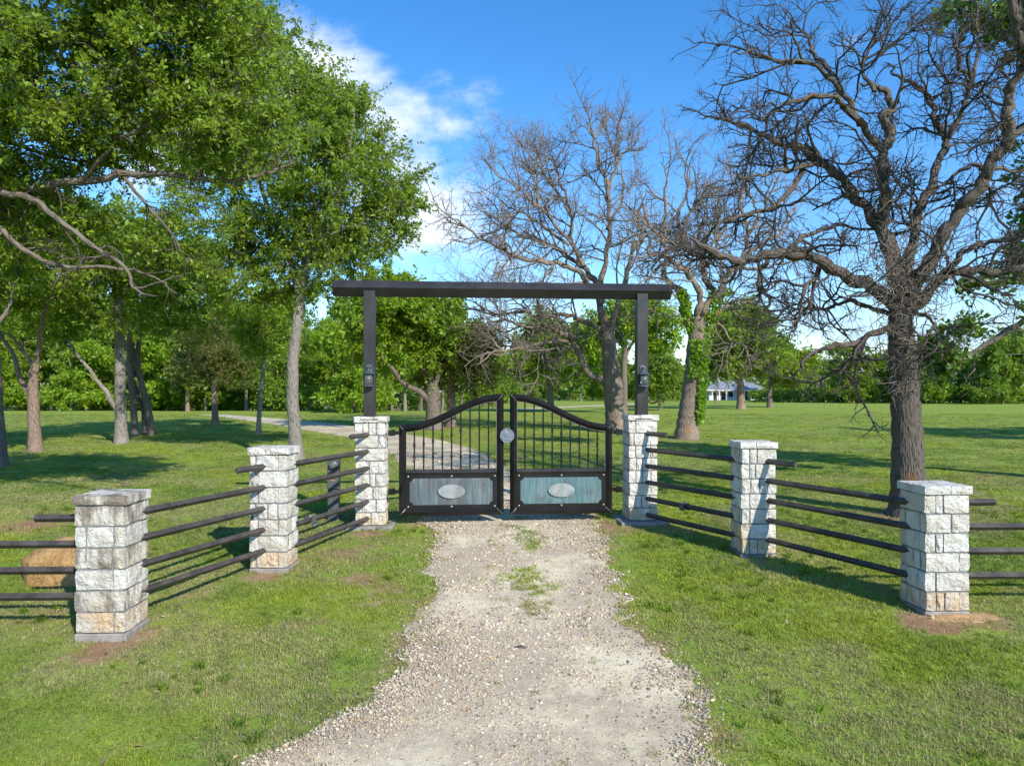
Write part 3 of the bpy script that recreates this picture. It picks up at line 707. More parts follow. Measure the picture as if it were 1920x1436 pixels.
def leaves_mesh(name, C, size, mat, rs, tint, up=.55, aspect=.5, axis=None):
    """one rhombic two-sided leaf for each centre; tint: per-leaf clump value"""
    n = len(C); LEAF_COUNT[0] += n
    nr = unit(rs.normal(size=(n, 3))+np.array((0, 0, up)))
    ax = unit(np.cross(nr, rs.normal(size=(n, 3)))) if axis is None else unit(axis+.5*rs.normal(size=(n, 3))); sd = unit(np.cross(nr, ax)); nr = np.cross(ax, sd)
    L = size*np.clip(np.exp(rs.normal(size=n)*.34), .45, 1.7)[:, None]; w = L*aspect
    b = C-ax*L*.5; tip = C+ax*L*.5-nr*L*.12; mid = C+nr*L*.06
    V = np.stack([b, mid+sd*w*.5, tip, mid-sd*w*.5], 1).reshape(-1, 3); Fq = np.arange(4*n).reshape(n, 4)
    me = fast_mesh(name, V, Fq, mat, False)
    col = np.ones((4*n, 4), np.float32); col[:, 0] = np.repeat(np.clip(.55*tint+.45*rs.random(n), 0, 1), 4); col[:, 1] = np.repeat(rs.random(n), 4)
    at = me.attributes.new('tint', 'FLOAT_COLOR', 'POINT'); at.data.foreach_set('color', col.ravel()); return me
def gnarl(P, rs, amp, m=6):
    """smooth a hand-set limb and add crooked bends"""
    Q = catmull(P, m); n = len(Q); w = np.zeros((n, 3)); L = np.linalg.norm(np.diff(Q, axis=0), axis=1).sum()
    for f, a in ((.9, 1.0), (2.3, .55), (4.5, .25)):
        ph = rs.uniform(0, 6.28, 3); k = rs.uniform(.7, 1.3, 3)
        s = np.concatenate([[0], np.cumsum(np.linalg.norm(np.diff(Q, axis=0), axis=1))])
        w += a*np.sin(s[:, None]*f*k*2.2/amp[1]+ph)
    fade = np.clip(np.linspace(0, 6, n), 0, 1)[:, None]
    kink = rs.normal(size=(n, 3))*.55; kink = (kink+np.roll(kink, 1, 0)*.5); w = w*.75+kink
    return Q+w*amp[0]*fade*.62
def rot_about(t, ang, rs):
    r = rs.normal(size=3); p = unit(r-t*np.dot(r, t)); return unit(t*math.cos(ang)+p*math.sin(ang))
def side_twigs(P, r, rs, out, level, spec, ends=None):
    """crooked side branches on a branch, recursively; spec: per level (per metre, length, jitter, radius factor, sides, steps)"""
    if level >= len(spec): return
    per_m, length, wob, rf, sides, steps, grav = spec[level]
    seg = np.linalg.norm(np.diff(P, axis=0), axis=1); s = np.concatenate([[0], np.cumsum(seg)]); L = s[-1]
    k = rs.poisson(per_m*L)+(1 if level else 0)
    for _ in range(k):
        f = rs.uniform(.12, 1.0)**(.8) if level else rs.uniform(.2, 1.0)
        q = f*L; i = min(len(seg)-1, np.searchsorted(s, q, 'right')-1); u = (q-s[i])/max(seg[i], 1e-6)
        p = P[i]+(P[i+1]-P[i])*u; t = unit(P[i+1]-P[i]); d = rot_about(t, rs.uniform(.6, 1.25), rs)
        l = length*rs.uniform(.45, 1.2)*(1.15-.45*f); r0 = min(r[i]*.75, rf*rs.uniform(.7, 1.2)); pts = [p]; h = l/steps
        for j in range(steps):
            d = unit(d+rs.normal(size=3)*wob+np.array((0, 0, grav))); pts.append(pts[-1]+d*h*rs.uniform(.75, 1.25))
        pts = np.array(pts); rad = r0*np.linspace(1, .42, steps+1)
        out[min(level, 2)].append((pts, rad, sides))
        if ends is not None and level >= 1: ends.append(pts[-1])
        side_twigs(pts, rad, rs, out, level+1, spec, ends)
def obj_from(name, me, parent): return link(bpy.data.objects.new(name, me), parent)

def limb_world(limb, Y, rs, spread):
    """limb: (r0, r1, depth slope, depth start, [(px, py), ...]) -> world points at the tree's own distance"""
    r0, r1, ds, d0, pts = limb; n = len(pts); P = []
    Ls = 0; prev = None
    for i, (x, y) in enumerate(pts):
        if prev is not None: Ls += math.hypot(x-prev[0], y-prev[1])/F*Y
        prev = (x, y); P.append(tuple(px2w(x, y, Y+d0+ds*Ls)))
    return np.array(P), r0, r1
def dead_oak(name, label, base_px, limbs, trunk, spec, seed, mats, amp, leaves=None):
    g = px2g(*base_px); Y = g.y; rs = np.random.RandomState(seed); root = thing(name, label, 'tree', g)
    o = np.array(g); tp = []; out = [[], [], []]; ends = []
    P, r0, r1 = np.array([tuple(px2w(x, y, Y)) for x, y, r in trunk]), None, None
    P[0] = np.array(g)-np.array((0, 0, .25)); Q = catmull(P, 7); rad = catmull(np.array([[r, 0] for x, y, r in trunk]), 7)[:, 0]
    rad = rad*(1+.05*np.sin(np.arange(len(rad))*1.9))
    tp.append((Q-o, rad, 18))
    for lb in limbs:
        P, r0, r1 = limb_world(lb, Y, rs, 0); Q = gnarl(P, rs, amp); rr = np.linspace(r0, r1, len(Q))*(1+.12*np.sin(np.arange(len(Q))*1.1+rs.rand()*6))
        rr = rr*.80; rr[-5:] *= np.array((.9, .75, .6, .42, .2)); tp.append((Q-o, rr, 9)); side_twigs(Q-o, rr, rs, out, 0, spec, ends)
    tr = obj_from('trunk', tubes_mesh('trunk', tp, mats[0]), root)
    obj_from('branches', tubes_mesh('branches', out[0]+out[1], mats[1]), root)['kind'] = 'stuff'
    tw = obj_from('twigs', tubes_mesh('twigs', out[2], mats[2]), root)
    tw['kind'] = 'stuff'
    return root, Y, o, out
def green_tree(name, label, base, limbs, ells, n_att, per, leaf, seed, bark, leafm, cl=.38, group=None, parent_Y=None, twigs=True, flat=.7, sides=8, amp=(.05, 1.0), aspect=.5, cat='tree', up=.55, stems=6, bare=None):
    """limbs and crown lobes in world space; the crown is built of leaf sprays on crooked branches"""
    rs = np.random.RandomState(seed); root = thing(name, label, cat, base, 0, group); o = np.array(base); tp = []; nodes = []
    fine = []; tw = [[], [], []]
    for li, (P, r0, r1) in enumerate(limbs):
        Q = gnarl(P, rs, (amp[0]*(.35 if li == 0 else 1), amp[1]), 5); rr = np.linspace(r0, r1, len(Q))
        if li == 0: rr[:3] *= np.array((1.45, 1.2, 1.05))
        else: rr[-3:] *= np.array((.8, .55, .25))
        tp.append((Q-o, rr, sides if li else sides+4)); nodes += list(Q[2:])
        if bare and li: side_twigs(Q-o, rr, rs, tw, 0, bare)
    fine += tw[0]+tw[1]+tw[2]
    A = []
    vol = np.array([e[1][0]*e[1][1]*e[1][2] for e in ells])**.8; pick = rs.choice(len(ells), n_att, p=vol/vol.sum())
    for k in pick:
        c, rd = ells[k]; d = unit(rs.normal(size=3)); q = rs.uniform(.15, 1)**.5; A.append(np.array(c)+d*np.array(rd)*q*(1+.12*rs.normal()))
    A = np.array(A); nodes = np.array(nodes); NA = np.empty((len(nodes)+n_att*4, 3)); NA[:len(nodes)] = nodes; nn = len(nodes)
    dist0 = np.min(np.linalg.norm(A[:, None]-nodes[None], axis=2), axis=1)
    C = []; ct = []; AX = []
    for k in np.argsort(dist0):
        a = A[k]; d = np.linalg.norm(NA[:nn]-a, axis=1); b = NA[np.argmin(d)]; D = d.min()
        m1 = b+(a-b)*.33+rs.normal(size=3)*D*.13+np.array((0, 0, D*.06)); m2 = b+(a-b)*.68+rs.normal(size=3)*D*.11
        pl = np.array([b, m1, m2, a]); r0 = min(.05, .010+.012*D)*(1.0 if D < 2 else 1.2); fine.append((pl-o, np.array([r0, r0*.75, r0*.5, r0*.3]), 4))
        NA[nn:nn+3] = pl[1:]; nn += 3
        m = max(4, int(per*rs.uniform(.55, 1.45))); tv = rs.random()
        out_ = unit(a-b+1e-6); sc_ = rs.uniform(.75, 1.25)
        for q in range(stems):
            dd = unit(rs.normal(size=3)*np.array((1, 1, flat))+out_*.5+np.array((0, 0, .08))); l = cl*rs.uniform(.7, 2.1)*sc_; droop = np.array((0, 0, -l*rs.uniform(0, .35)))
            e1 = a+dd*l*.5+rs.normal(size=3)*l*.08; e2 = a+dd*l+droop+rs.normal(size=3)*l*.08
            if twigs: fine.append((np.array([a, e1, e2])-o, np.array([.0075, .005, .002])*max(1, leaf*8), 3))
            mm = max(2, m//stems); tt = rs.uniform(.12, 1.05, mm)[:, None]; pp = a+(e1-a)*2*tt*(1-tt)+(e2-a)*tt*tt
            pr = unit(np.cross(rs.normal(size=(mm, 3)), dd)); C.append(pp+pr*leaf*.55+rs.normal(size=(mm, 3))*leaf*.35); AX.append(pr+dd*.6); ct.append(np.full(mm, np.clip(tv+rs.normal()*.15, 0, 1)))
    C = np.vstack(C)-o; ct = np.concatenate(ct)
    obj_from('trunk', tubes_mesh('trunk', tp, bark), root)
    obj_from('branches', tubes_mesh('branches', fine, bark), root)['kind'] = 'stuff'
    cr = obj_from('crown', leaves_mesh('crown', C, leaf, leafm, rs, ct, up, aspect, np.vstack(AX)), root); cr['kind'] = 'stuff'
    return root
def PL(Y, r0, r1, ds, *pts, d0=0):                          # limb from photo pixels at the tree's distance, drifting in depth
    P, a, b = limb_world((r0, r1, ds, d0, pts), Y, None, 0); return (P, r0, r1)
def PE(Y, *lobes):                                    # crown lobes: px, py, rx, ry, depth offset, depth radius (m)
    return [(tuple(px2w(x, y, Y+dy)), (rx/F*Y, ry2, ry/F*Y)) for x, y, rx, ry, dy, ry2 in lobes]

# ------------------------------------------------------------------ the three dead oaks
SP_A = [(3.9, 1.55, .29, .028, 6, 8, .02), (6.2, .62, .28, .0125, 4, 5, .02), (8.2, .28, .25, .0062, 3, 3, .0)]
root, Yr, oR, outR = dead_oak('dead_oak', 'large bare oak with thick dark trunk behind the right foreground fence', (1700, 966),
    [(.15, .055, -.15, 0, [(1688, 590), (1650, 547), (1600, 518), (1540, 490), (1480, 478), (1420, 483), (1370, 487), (1330, 468), (1300, 440)]),
     (.06, .03, .5, -.3, [(1460, 482), (1505, 440), (1560, 424), (1592, 412)]),
     (.14, .03, .25, 0, [(1688, 540), (1675, 470), (1649, 425), (1610, 382), (1574, 331), (1543, 312), (1524, 300), (1496, 281), (1450, 261), (1403, 238), (1356, 222), (1309, 218)]),
     (.06, .02, -.5, .5, [(1530, 306), (1489, 324), (1450, 320), (1418, 328), (1370, 345)]),
     (.065, .018, -.4, .5, [(1505, 320), (1481, 363), (1450, 394), (1395, 406), (1348, 421), (1325, 460), (1290, 470)]),
     (.145, .05, .1, 0, [(1690, 560), (1672, 500), (1660, 425), (1660, 351), (1660, 281), (1668, 257), (1652, 218), (1672, 203), (1660, 176), (1641, 168), (1610, 160)]),
     (.085, .02, -.4, .2, [(1655, 285), (1648, 269), (1613, 234), (1582, 203), (1563, 187), (1524, 183), (1473, 195), (1434, 218), (1390, 215)]),
     (.07, .014, .3, .1, [(1613, 234), (1598, 195), (1567, 156), (1531, 113), (1520, 78), (1496, 51), (1473, 8)]),
     (.05, .014, -.4, .1, [(1560, 150), (1520, 125), (1480, 120), (1440, 105), (1400, 95), (1365, 105)]),
     (.045, .012, .4, .1, [(1640, 172), (1620, 120), (1640, 80), (1625, 50)]),
     (.12, .03, .4, 0, [(1692, 565), (1705, 480), (1719, 410), (1746, 351), (1758, 312), (1777, 273), (1777, 253), (1758, 234), (1738, 195), (1715, 164), (1680, 144), (1660, 110)]),
     (.065, .018, -.3, 1.0, [(1777, 260), (1808, 203), (1824, 156), (1801, 125), (1797, 86), (1780, 50)]),
     (.05, .014, .3, .8, [(1820, 165), (1828, 120), (1832, 78), (1840, 8), (1845, -50)]),
     (.145, .06, -.3, 0, [(1694, 590), (1722, 530), (1760, 465), (1793, 410), (1832, 351), (1863, 296), (1894, 253), (1886, 203), (1890, 164), (1918, 136), (1910, 78), (1898, 20), (1905, -60)]),
     (.07, .03, .2, -.7, [(1880, 270), (1930, 226), (1990, 190), (2050, 120)]),
     (.06, .02, .4, -.4, [(1815, 375), (1860, 318), (1910, 325), (1970, 300)]),
     (.055, .016, .4, -.5, [(1850, 320), (1810, 312), (1770, 345), (1740, 340)]),
     (.13, .05, .1, 0, [(1692, 600), (1730, 565), (1775, 515), (1820, 505), (1860, 512), (1920, 495), (2000, 470)]),
     (.07, .02, -.5, 0, [(1775, 520), (1810, 470), (1850, 455), (1900, 440), (1960, 430)]),
     (.075, .02, -.4, 0, [(1685, 610), (1640, 625), (1597, 640), (1560, 652), (1530, 659), (1507, 681), (1490, 720)]),
     (.06, .016, .3, 0, [(1680, 590), (1640, 575), (1590, 565), (1550, 580), (1510, 575), (1470, 600)]),
     (.055, .015, -.6, 0, [(1540, 495), (1510, 540), (1500, 590), (1480, 640)]),
     (.05, .014, -.3, 0, [(1440, 485), (1420, 530), (1440, 570), (1425, 610)]),
     (.045, .012, -.5, -.2, [(1690, 560), (1650, 540), (1610, 555), (1570, 540)]),
     (.045, .012, -.6, -.2, [(1700, 570), (1740, 600), (1760, 640), (1770, 680)]),
     (.04, .012, -.6, -.2, [(1695, 540), (1715, 500), (1760, 480), (1800, 490)])],
    [(1700, 966, .43), (1702, 940, .29), (1702, 850, .248), (1698, 760, .228), (1693, 680, .212), (1689, 610, .20), (1691, 560, .145)],
    SP_A, 11, (M['bark_dead'], M['twig_dark'], M['twig_dark']), (.055, 1.0))
# the tangle of dry shoots at the fork and down the trunk of that oak
rs = np.random.RandomState(5); tang = []
for k in range(560):
    fk = k < 480
    c = px2w(1690+rs.normal()*(48 if fk else 20), (520+rs.normal()*46) if fk else rs.uniform(600, 745), Yr-.22-abs(rs.normal())*.22); p = np.array(c)-oR
    d = unit(rs.normal(size=3)+(np.array((0, -.3, .1)) if fk else np.array((0, -.35, -1.1)))); pts = [p]
    for j in range(4): d = unit(d+rs.normal(size=3)*.3); pts.append(pts[-1]+d*rs.uniform(.05, .12))
    tang.append((np.array(pts), np.linspace(.0085, .004, 5), 3))
o = obj_from('dry_shoots', tubes_mesh('dry_shoots', tang, M['twig']), root); o['kind'] = 'stuff'

SP_B = [(1.9, 3.2, .2, .050, 5, 7, .04), (2.8, 1.45, .2, .024, 4, 5, .03), (3.6, .7, .2, .013, 3, 3, .01)]
dead_oak('dead_oak', 'pale bare oak spreading left behind the arch beam', (1156, 806),
    [(.26, .05, -.2, 0, [(1148, 722), (1130, 712), (1108, 703), (1086, 667), (1071, 638), (1046, 620), (1017, 613), (974, 609), (945, 598), (900, 610)]),
     (.17, .05, .3, 0, [(1136, 640), (1126, 622), (1100, 605), (1068, 595), (1017, 593), (974, 584), (937, 591), (890, 580), (840, 590)]),
     (.12, .04, -.5, -.5, [(1070, 640), (1020, 640), (975, 655), (930, 660), (890, 690)]),
     (.24, .05, .2, 0, [(1136, 620), (1122, 562), (1115, 526), (1093, 500), (1068, 482), (1024, 453), (988, 450), (945, 420), (900, 395)]),
     (.18, .04, -.2, 0, [(1122, 555), (1097, 526), (1061, 497), (1017, 490), (981, 486), (945, 468), (901, 446), (861, 417), (835, 400)]),
     (.15, .04, .4, 0, [(1095, 500), (1071, 446), (1068, 403), (1053, 352), (1046, 319), (1032, 272)]),
     (.10, .03, -.3, 0, [(1071, 455), (1024, 406), (981, 366), (945, 334), (905, 294)]),
     (.10, .03, .2, 0, [(1068, 460), (1003, 417), (952, 385), (890, 335)]),
     (.10, .03, .2, .5, [(1068, 400), (1030, 340), (1000, 320), (975, 290)]),
     (.19, .03, -.1, 0, [(1128, 570), (1129, 526), (1137, 471), (1140, 374), (1137, 337), (1122, 301), (1108, 254), (1097, 228)]),
     (.11, .03, .3, 0, [(1140, 360), (1155, 309), (1173, 283), (1191, 258)]),
     (.10, .03, .3, 0, [(1138, 430), (1165, 380), (1170, 340), (1150, 270)]),
     (.18, .05, -.2, 0, [(1142, 625), (1162, 562), (1177, 515), (1187, 468), (1202, 446), (1195, 400), (1215, 350)]),
     (.09, .03, -.4, 0, [(1185, 475), (1210, 450), (1225, 420)]),
     (.10, .03, -.6, 0, [(1100, 530), (1060, 540), (1010, 555), (950, 545), (880, 540)])],
    [(1156, 806, .66), (1154, 780, .50), (1149, 725, .47), (1143, 660, .38), (1138, 615, .32)],
    SP_B, 23, (M['bark_dead2'], M['twig'], M['twig']), (.11, 2.0))
SP_V = [(1.9, 2.7, .25, .048, 5, 7, .03), (2.9, 1.2, .26, .022, 4, 5, .02), (3.8, .58, .22, .0115, 3, 3, .0)]
rootV, Yv, oV, _ = dead_oak('dead_oak', 'crooked bare oak with vine covered trunk right of the arch', (1287, 823),
    [(.22, .06, .2, 0, [(1304, 640), (1290, 606), (1280, 582), (1277, 550), (1258, 529), (1245, 508), (1248, 482), (1221, 476), (1219, 455), (1205, 420)]),
     (.2, .05, -.2, 0, [(1308, 610), (1309, 587), (1311, 556), (1293, 519), (1269, 505), (1250, 470), (1245, 430), (1250, 380), (1240, 300)]),
     (.2, .04, .3, 0, [(1312, 600), (1319, 577), (1335, 548), (1325, 521), (1322, 490), (1309, 476), (1282, 450), (1270, 400), (1290, 350), (1275, 290)]),
     (.2, .05, -.2, 0, [(1314, 605), (1322, 582), (1351, 548), (1364, 511), (1383, 498), (1400, 440), (1390, 380), (1400, 330)]),
     (.13, .03, -.3, 0, [(1322, 600), (1335, 590), (1362, 574), (1380, 564), (1415, 569), (1450, 600)]),
     (.11, .03, .4, 0, [(1325, 500), (1345, 460), (1340, 410), (1360, 350)]),
     (.1, .03, -.3, 0, [(1277, 460), (1235, 440), (1210, 400), (1195, 350)]),
     (.1, .03, .3, 0, [(1280, 420), (1310, 380), (1330, 330)]),
     (.1, .03, -.3, 0, [(1250, 490), (1225, 510), (1210, 540)]),
     (.08, .03, -.3, 0, [(1340, 600), (1370, 640), (1360, 690)]),
     (.11, .03, .2, 0, [(1362, 515), (1400, 480), (1440, 455), (1475, 420), (1500, 370)]),
     (.10, .03, -.2, 0, [(1375, 500), (1425, 505), (1470, 490), (1510, 500)]),
     (.09, .03, .2, 0, [(1398, 445), (1430, 400), (1440, 350), (1430, 300)])],
    [(1287, 823, .58), (1289, 795, .44), (1293, 760, .40), (1301, 700, .38), (1305, 650, .37), (1311, 600, .27)],
    SP_V, 37, (M['bark_dead2'], M['twig'], M['twig']), (.10, 1.6))
# vine leaves that climb the lit side of that trunk and its right fork
rs = np.random.RandomState(8); C = []
for k in range(5200):
    if rs.rand() < .72:
        y = rs.uniform(640, 792); t_ = (y-640)/152; x = 1306-t_*14; a = rs.uniform(-2.2, .9); rr = (.40+.04*t_)+abs(rs.normal())*.07
        if t_ > .45 and a < -1.1-(.5*(1-t_)): continue
    elif rs.rand() < .6: y = rs.uniform(540, 645); x = 1306+(645-y)*.45; a = rs.uniform(-3.1, 3.1); rr = .2+abs(rs.normal())*.12
    else: y = rs.uniform(545, 640); x = 1304-(640-y)*.28; a = rs.uniform(-3.1, 3.1); rr = .13+abs(rs.normal())*.06
    p = np.array(px2w(x, y, Yv)); C.append(p+np.array((math.cos(a)*rr, math.sin(a)*rr, rs.normal()*.03))-oV)
o = obj_from('climbing_vine', leaves_mesh('climbing_vine', np.array(C), .15, M['leaf_vine'], rs, rs.random(len(C)), .2, .8), rootV); o['kind'] = 'stuff'

# ------------------------------------------------------------------ leafy trees on the left
Yn = 10.4; nb = on_ground(-9.4, Yn)
green_tree('elm_tree', 'nearest leafy tree, long branches reaching in from the left edge', nb,
    [(np.array([(-9.4, Yn, nb.z-.2), (-9.4, Yn, 1.5), (-9.3, Yn, 3.2), (-9.35, Yn, 5.2), (-9.2, Yn, 7.2), (-9.0, Yn, 9.4)]), .26, .08),
     PL(Yn, 0.089, 0.021, .10, (-215, 460), (-120, 390), (-40, 350), (0, 345), (90, 350), (170, 338), (260, 328), (370, 330), (430, 338), (490, 325), (560, 300)),
     PL(Yn, 0.063, 0.013, -.12, (-100, 370), (-40, 340), (10, 362), (60, 375), (100, 405), (170, 460), (230, 500), (255, 545), (300, 560)),
     PL(Yn, 0.063, 0.014, .15, (-215, 500), (-110, 430), (-30, 420), (0, 432), (50, 470), (110, 498), (200, 500), (280, 515), (335, 555)),
     PL(Yn, 0.074, 0.021, -.15, (-210, 300), (-120, 180), (-30, 125), (10, 118), (60, 72), (78, 30), (110, -40)),
     PL(Yn, 0.052, 0.014, .3, (-210, 380), (-120, 300), (-30, 262), (40, 275), (120, 295), (200, 302), (280, 290)),
     PL(Yn, 0.044, 0.010, .2, (60, 72), (120, 60), (190, 40), (250, 5), (320, -40)),
     PL(Yn, 0.030, 0.008, .2, (230, 330), (290, 400), (330, 450), (352, 505), d0=.37),
     PL(Yn, 0.037, 0.010, -.2, (150, 340), (220, 270), (300, 220), (380, 180), d0=.29),
     PL(Yn, 0.030, 0.008, .2, (372, 331), (420, 250), (440, 180), (470, 110), d0=.47)],
    PE(Yn, (120, 160, 190, 120, 0, 1.8), (330, 110, 170, 120, .5, 1.6), (40, 20, 240, 110, 0, 2.0), (300, -50, 180, 90, 0, 1.6), (180, 260, 200, 60, .6, 1.2), (430, 220, 110, 90, .5, 1.3), (-60, 280, 120, 130, 0, 1.8), (460, 290, 90, 45, .6, .8), (60, 330, 120, 40, 1.0, .8), (-200, 0, 250, 200, 0, 2.2), (50, 415, 110, 45, 1.0, .9), (190, 440, 120, 50, 1.3, .9), (310, 480, 80, 45, 1.2, .8), (-60, 480, 110, 60, .8, 1.0), (420, 60, 90, 70, .3, 1.0)),
    770, 200, .068, 41, M['bark'], M['leaf'], .30, None, None, True, .7, 9, (.035, .8), .48, 'tree', .5, 9, [(2.0, .9, .3, .016, 4, 6, .02), (3.0, .4, .3, .008, 3, 4, 0)])
def tree_px(name, label, base, limbs, lobes, n, per, leaf, seed, bark='bark', leafm='leaf', cl=.4, **kw):
    g = px2g(*base); Y = g.y
    ll = []
    for i, (r0, r1, ds, pts) in enumerate(limbs):
        P, a, b = PL(Y, r0, r1, ds, *pts)
        if i == 0: P[0] = np.array(g)-np.array((0, 0, .2))
        ll.append((P, a, b))
    return green_tree(name, label, g, ll, PE(Y, *lobes), n, per, leaf, seed, M[bark], M[leafm], cl, **kw)
tree_px('elm_tree', 'tall leafy tree with straight flaking trunk left of the arch', (558, 860),
    [(.20, .14, 0, [(558, 860), (550, 780), (549, 700), (555, 620), (566, 540)]),
     (.11, .03, .2, [(563, 560), (540, 470), (500, 380), (470, 280), (450, 180)]), (.11, .03, -.2, [(565, 550), (582, 480), (620, 400), (650, 300), (665, 200)]),
     (.09, .03, .3, [(566, 540), (575, 440), (560, 330), (540, 200), (510, 90)]), (.06, .02, -.3, [(580, 480), (640, 430), (700, 400), (750, 380)]),
     (.06, .02, .2, [(545, 480), (470, 450), (400, 430), (340, 400)]), (.05, .02, .4, [(620, 400), (690, 330), (720, 270)])],
    [(600, 330, 130, 110, 0, 2.4), (520, 180, 130, 120, 0, 2.4), (650, 250, 80, 90, 0, 2.0), (710, 340, 75, 85, 0, 1.7), (730, 410, 55, 55, 0, 1.3), (520, 470, 110, 60, .5, 1.8), (400, 420, 110, 80, .3, 2.0), (370, 270, 120, 110, .5, 2.2), (470, 80, 90, 80, 0, 2.0), (640, 460, 80, 50, 0, 1.4), (600, 190, 90, 50, 0, 1.6), (540, 560, 60, 40, .5, 1.0), (450, 520, 90, 60, .5, 1.6), (620, 520, 60, 40, 0, 1.2), (560, 410, 120, 70, 1.0, 1.8), (690, 440, 60, 40, 0, 1.2), (760, 380, 36, 36, 0, .8)],
    820, 165, .094, 52, 'bark_pale', 'leaf', .40, stems=8, bare=[(1.0, 1.4, .28, .02, 4, 6, .02), (1.6, .6, .3, .011, 3, 4, 0)])
tree_px('leafy_tree', 'forked leafy tree with reddish trunk near the left edge', (67, 846),
    [(.2, .13, 0, [(67, 846), (63, 770), (62, 720), (66, 680)]), (.09, .03, .2, [(60, 750), (35, 700), (12, 645), (-15, 600), (-30, 540)]),
     (.09, .03, -.2, [(66, 690), (74, 640), (84, 590), (105, 530), (120, 470)]), (.07, .02, .2, [(64, 690), (45, 655), (20, 630), (-10, 615)])],
    [(70, 520, 100, 60, 0, 2.0), (-20, 520, 90, 70, 0, 2.0), (110, 450, 80, 60, 0, 2.0), (20, 440, 100, 60, 0, 2.0), (30, 590, 60, 30, 0, 1.2)], 240, 120, .12, 53, 'bark_red', 'leaf', .42)
tree_px('leafy_tree', 'straight pale trunked tree with a limb leaning out to the left', (228, 831),
    [(.22, .12, 0, [(228, 831), (226, 750), (224, 660), (222, 560), (216, 480), (210, 400)]), (.11, .04, -.1, [(226, 790), (215, 760), (190, 725), (160, 685), (130, 640), (100, 632)]),
     (.06, .02, .2, [(150, 675), (135, 655), (120, 640), (120, 600)]), (.06, .02, .2, [(223, 570), (250, 520), (280, 480)]), (.06, .02, -.2, [(222, 560), (190, 500), (170, 450)])],
    [(200, 500, 100, 70, 0, 2.2), (140, 570, 60, 45, 0, 1.5), (270, 470, 80, 60, 0, 2.0), (180, 420, 100, 60, 0, 2.2), (120, 620, 30, 25, 0, .9), (230, 600, 50, 28, 0, 1.2)], 250, 115, .125, 54, 'bark_pale', 'leaf', .45)
tree_px('leafy_tree', 'curving leafy tree beside the twin leaning trunks', (252, 817),
    [(.15, .10, 0, [(252, 817), (250, 760), (244, 690), (242, 640), (248, 605)]), (.08, .025, .2, [(247, 612), (265, 590), (290, 570), (318, 545), (340, 510)]), (.07, .02, -.2, [(247, 610), (240, 560), (250, 500)])],
    [(290, 520, 70, 50, 0, 1.8), (340, 480, 70, 60, 0, 1.8), (250, 470, 60, 60, 0, 1.6)], 130, 110, .13, 55, 'bark', 'leaf_bright', .45)
tree_px('leafy_tree', 'twin trunked tree leaning left in the cluster on the lawn', (287, 816),
    [(.16, .08, 0, [(287, 816), (276, 760), (264, 715), (258, 670), (262, 630), (270, 560)]), (.14, .07, .1, [(273, 812), (268, 765), (256, 735), (248, 700), (246, 640), (236, 560)])],
    [(330, 590, 60, 50, 0, 1.8), (280, 540, 80, 60, 0, 2.0), (370, 540, 70, 60, 0, 1.8)], 130, 105, .13, 56, 'bark', 'leaf', .45)
tree_px('cedar_tree', 'olive brown cedar on the lawn between the slim trunks', (404, 798),
    [(.18, .06, 0, [(404, 798), (402, 740), (404, 690), (402, 630), (404, 570)])],
    [(390, 650, 50, 45, 0, 1.6), (430, 670, 55, 40, 0, 1.6), (400, 600, 40, 40, 0, 1.4), (372, 690, 40, 22, 0, 1.2), (440, 700, 45, 25, 0, 1.3)], 190, 150, .11, 57, 'bark_red', 'leaf_olive', .38, aspect=.3)
tree_px('leafy_tree', 'slim pale tree right of the cedar by the curving drive', (484, 813),
    [(.11, .06, 0, [(484, 813), (488, 750), (493, 690), (500, 620), (505, 560)])],
    [(490, 640, 45, 45, 0, 1.4), (510, 580, 50, 40, 0, 1.5), (470, 600, 50, 40, 0, 1.4)], 120, 110, .12, 58, 'bark_pale', 'leaf_bright', .4)
tree_px('leafy_tree', 'grey trunk cut by the left edge of the picture', (2, 874),
    [(.17, .1, 0, [(2, 874), (-4, 790), (-8, 700), (-14, 600), (-20, 480)]), (.07, .02, .2, [(-12, 620), (20, 560), (40, 480)])],
    [(-40, 450, 110, 80, 0, 2.0), (10, 400, 90, 60, 0, 1.8), (-90, 520, 90, 60, 0, 1.8)], 170, 110, .11, 59, 'bark', 'leaf', .4)
# middle of the picture
tree_px('leafy_tree', 'dark multi limbed tree behind the left arch post', (815, 806),
    [(.42, .3, 0, [(815, 806), (813, 770), (812, 742), (812, 725)]), (.17, .05, -.2, [(812, 760), (790, 735), (760, 722), (738, 695), (715, 665), (690, 640)]), (.15, .05, .2, [(812, 735), (798, 700), (785, 660), (770, 630), (755, 600)]),
     (.14, .05, -.1, [(813, 735), (800, 690), (770, 655), (745, 640)]), (.14, .05, .3, [(814, 735), (822, 690), (815, 640), (800, 590)])],
    [(770, 590, 80, 55, 0, 3.0), (700, 610, 60, 50, 0, 2.5), (820, 600, 60, 50, 0, 2.6), (730, 550, 70, 40, 0, 2.6), (690, 660, 40, 35, 0, 1.8), (800, 660, 40, 40, 0, 1.8)], 300, 110, .19, 60, 'bark', 'leaf_bright', .55)
tree_px('cedar_tree', 'olive cedar with orange brown trunk behind the left gate leaf', (846, 800),
    [(.27, .1, 0, [(846, 800), (846, 750), (845, 700), (848, 640), (852, 590)])],
    [(850, 660, 55, 45, 0, 2.4), (880, 690, 55, 40, 0, 2.2), (820, 700, 45, 35, 0, 2.2), (870, 620, 45, 40, 0, 2.0), (905, 640, 40, 40, 0, 2.0)], 240, 130, .16, 61, 'bark_red', 'leaf_olive', .48, aspect=.3)
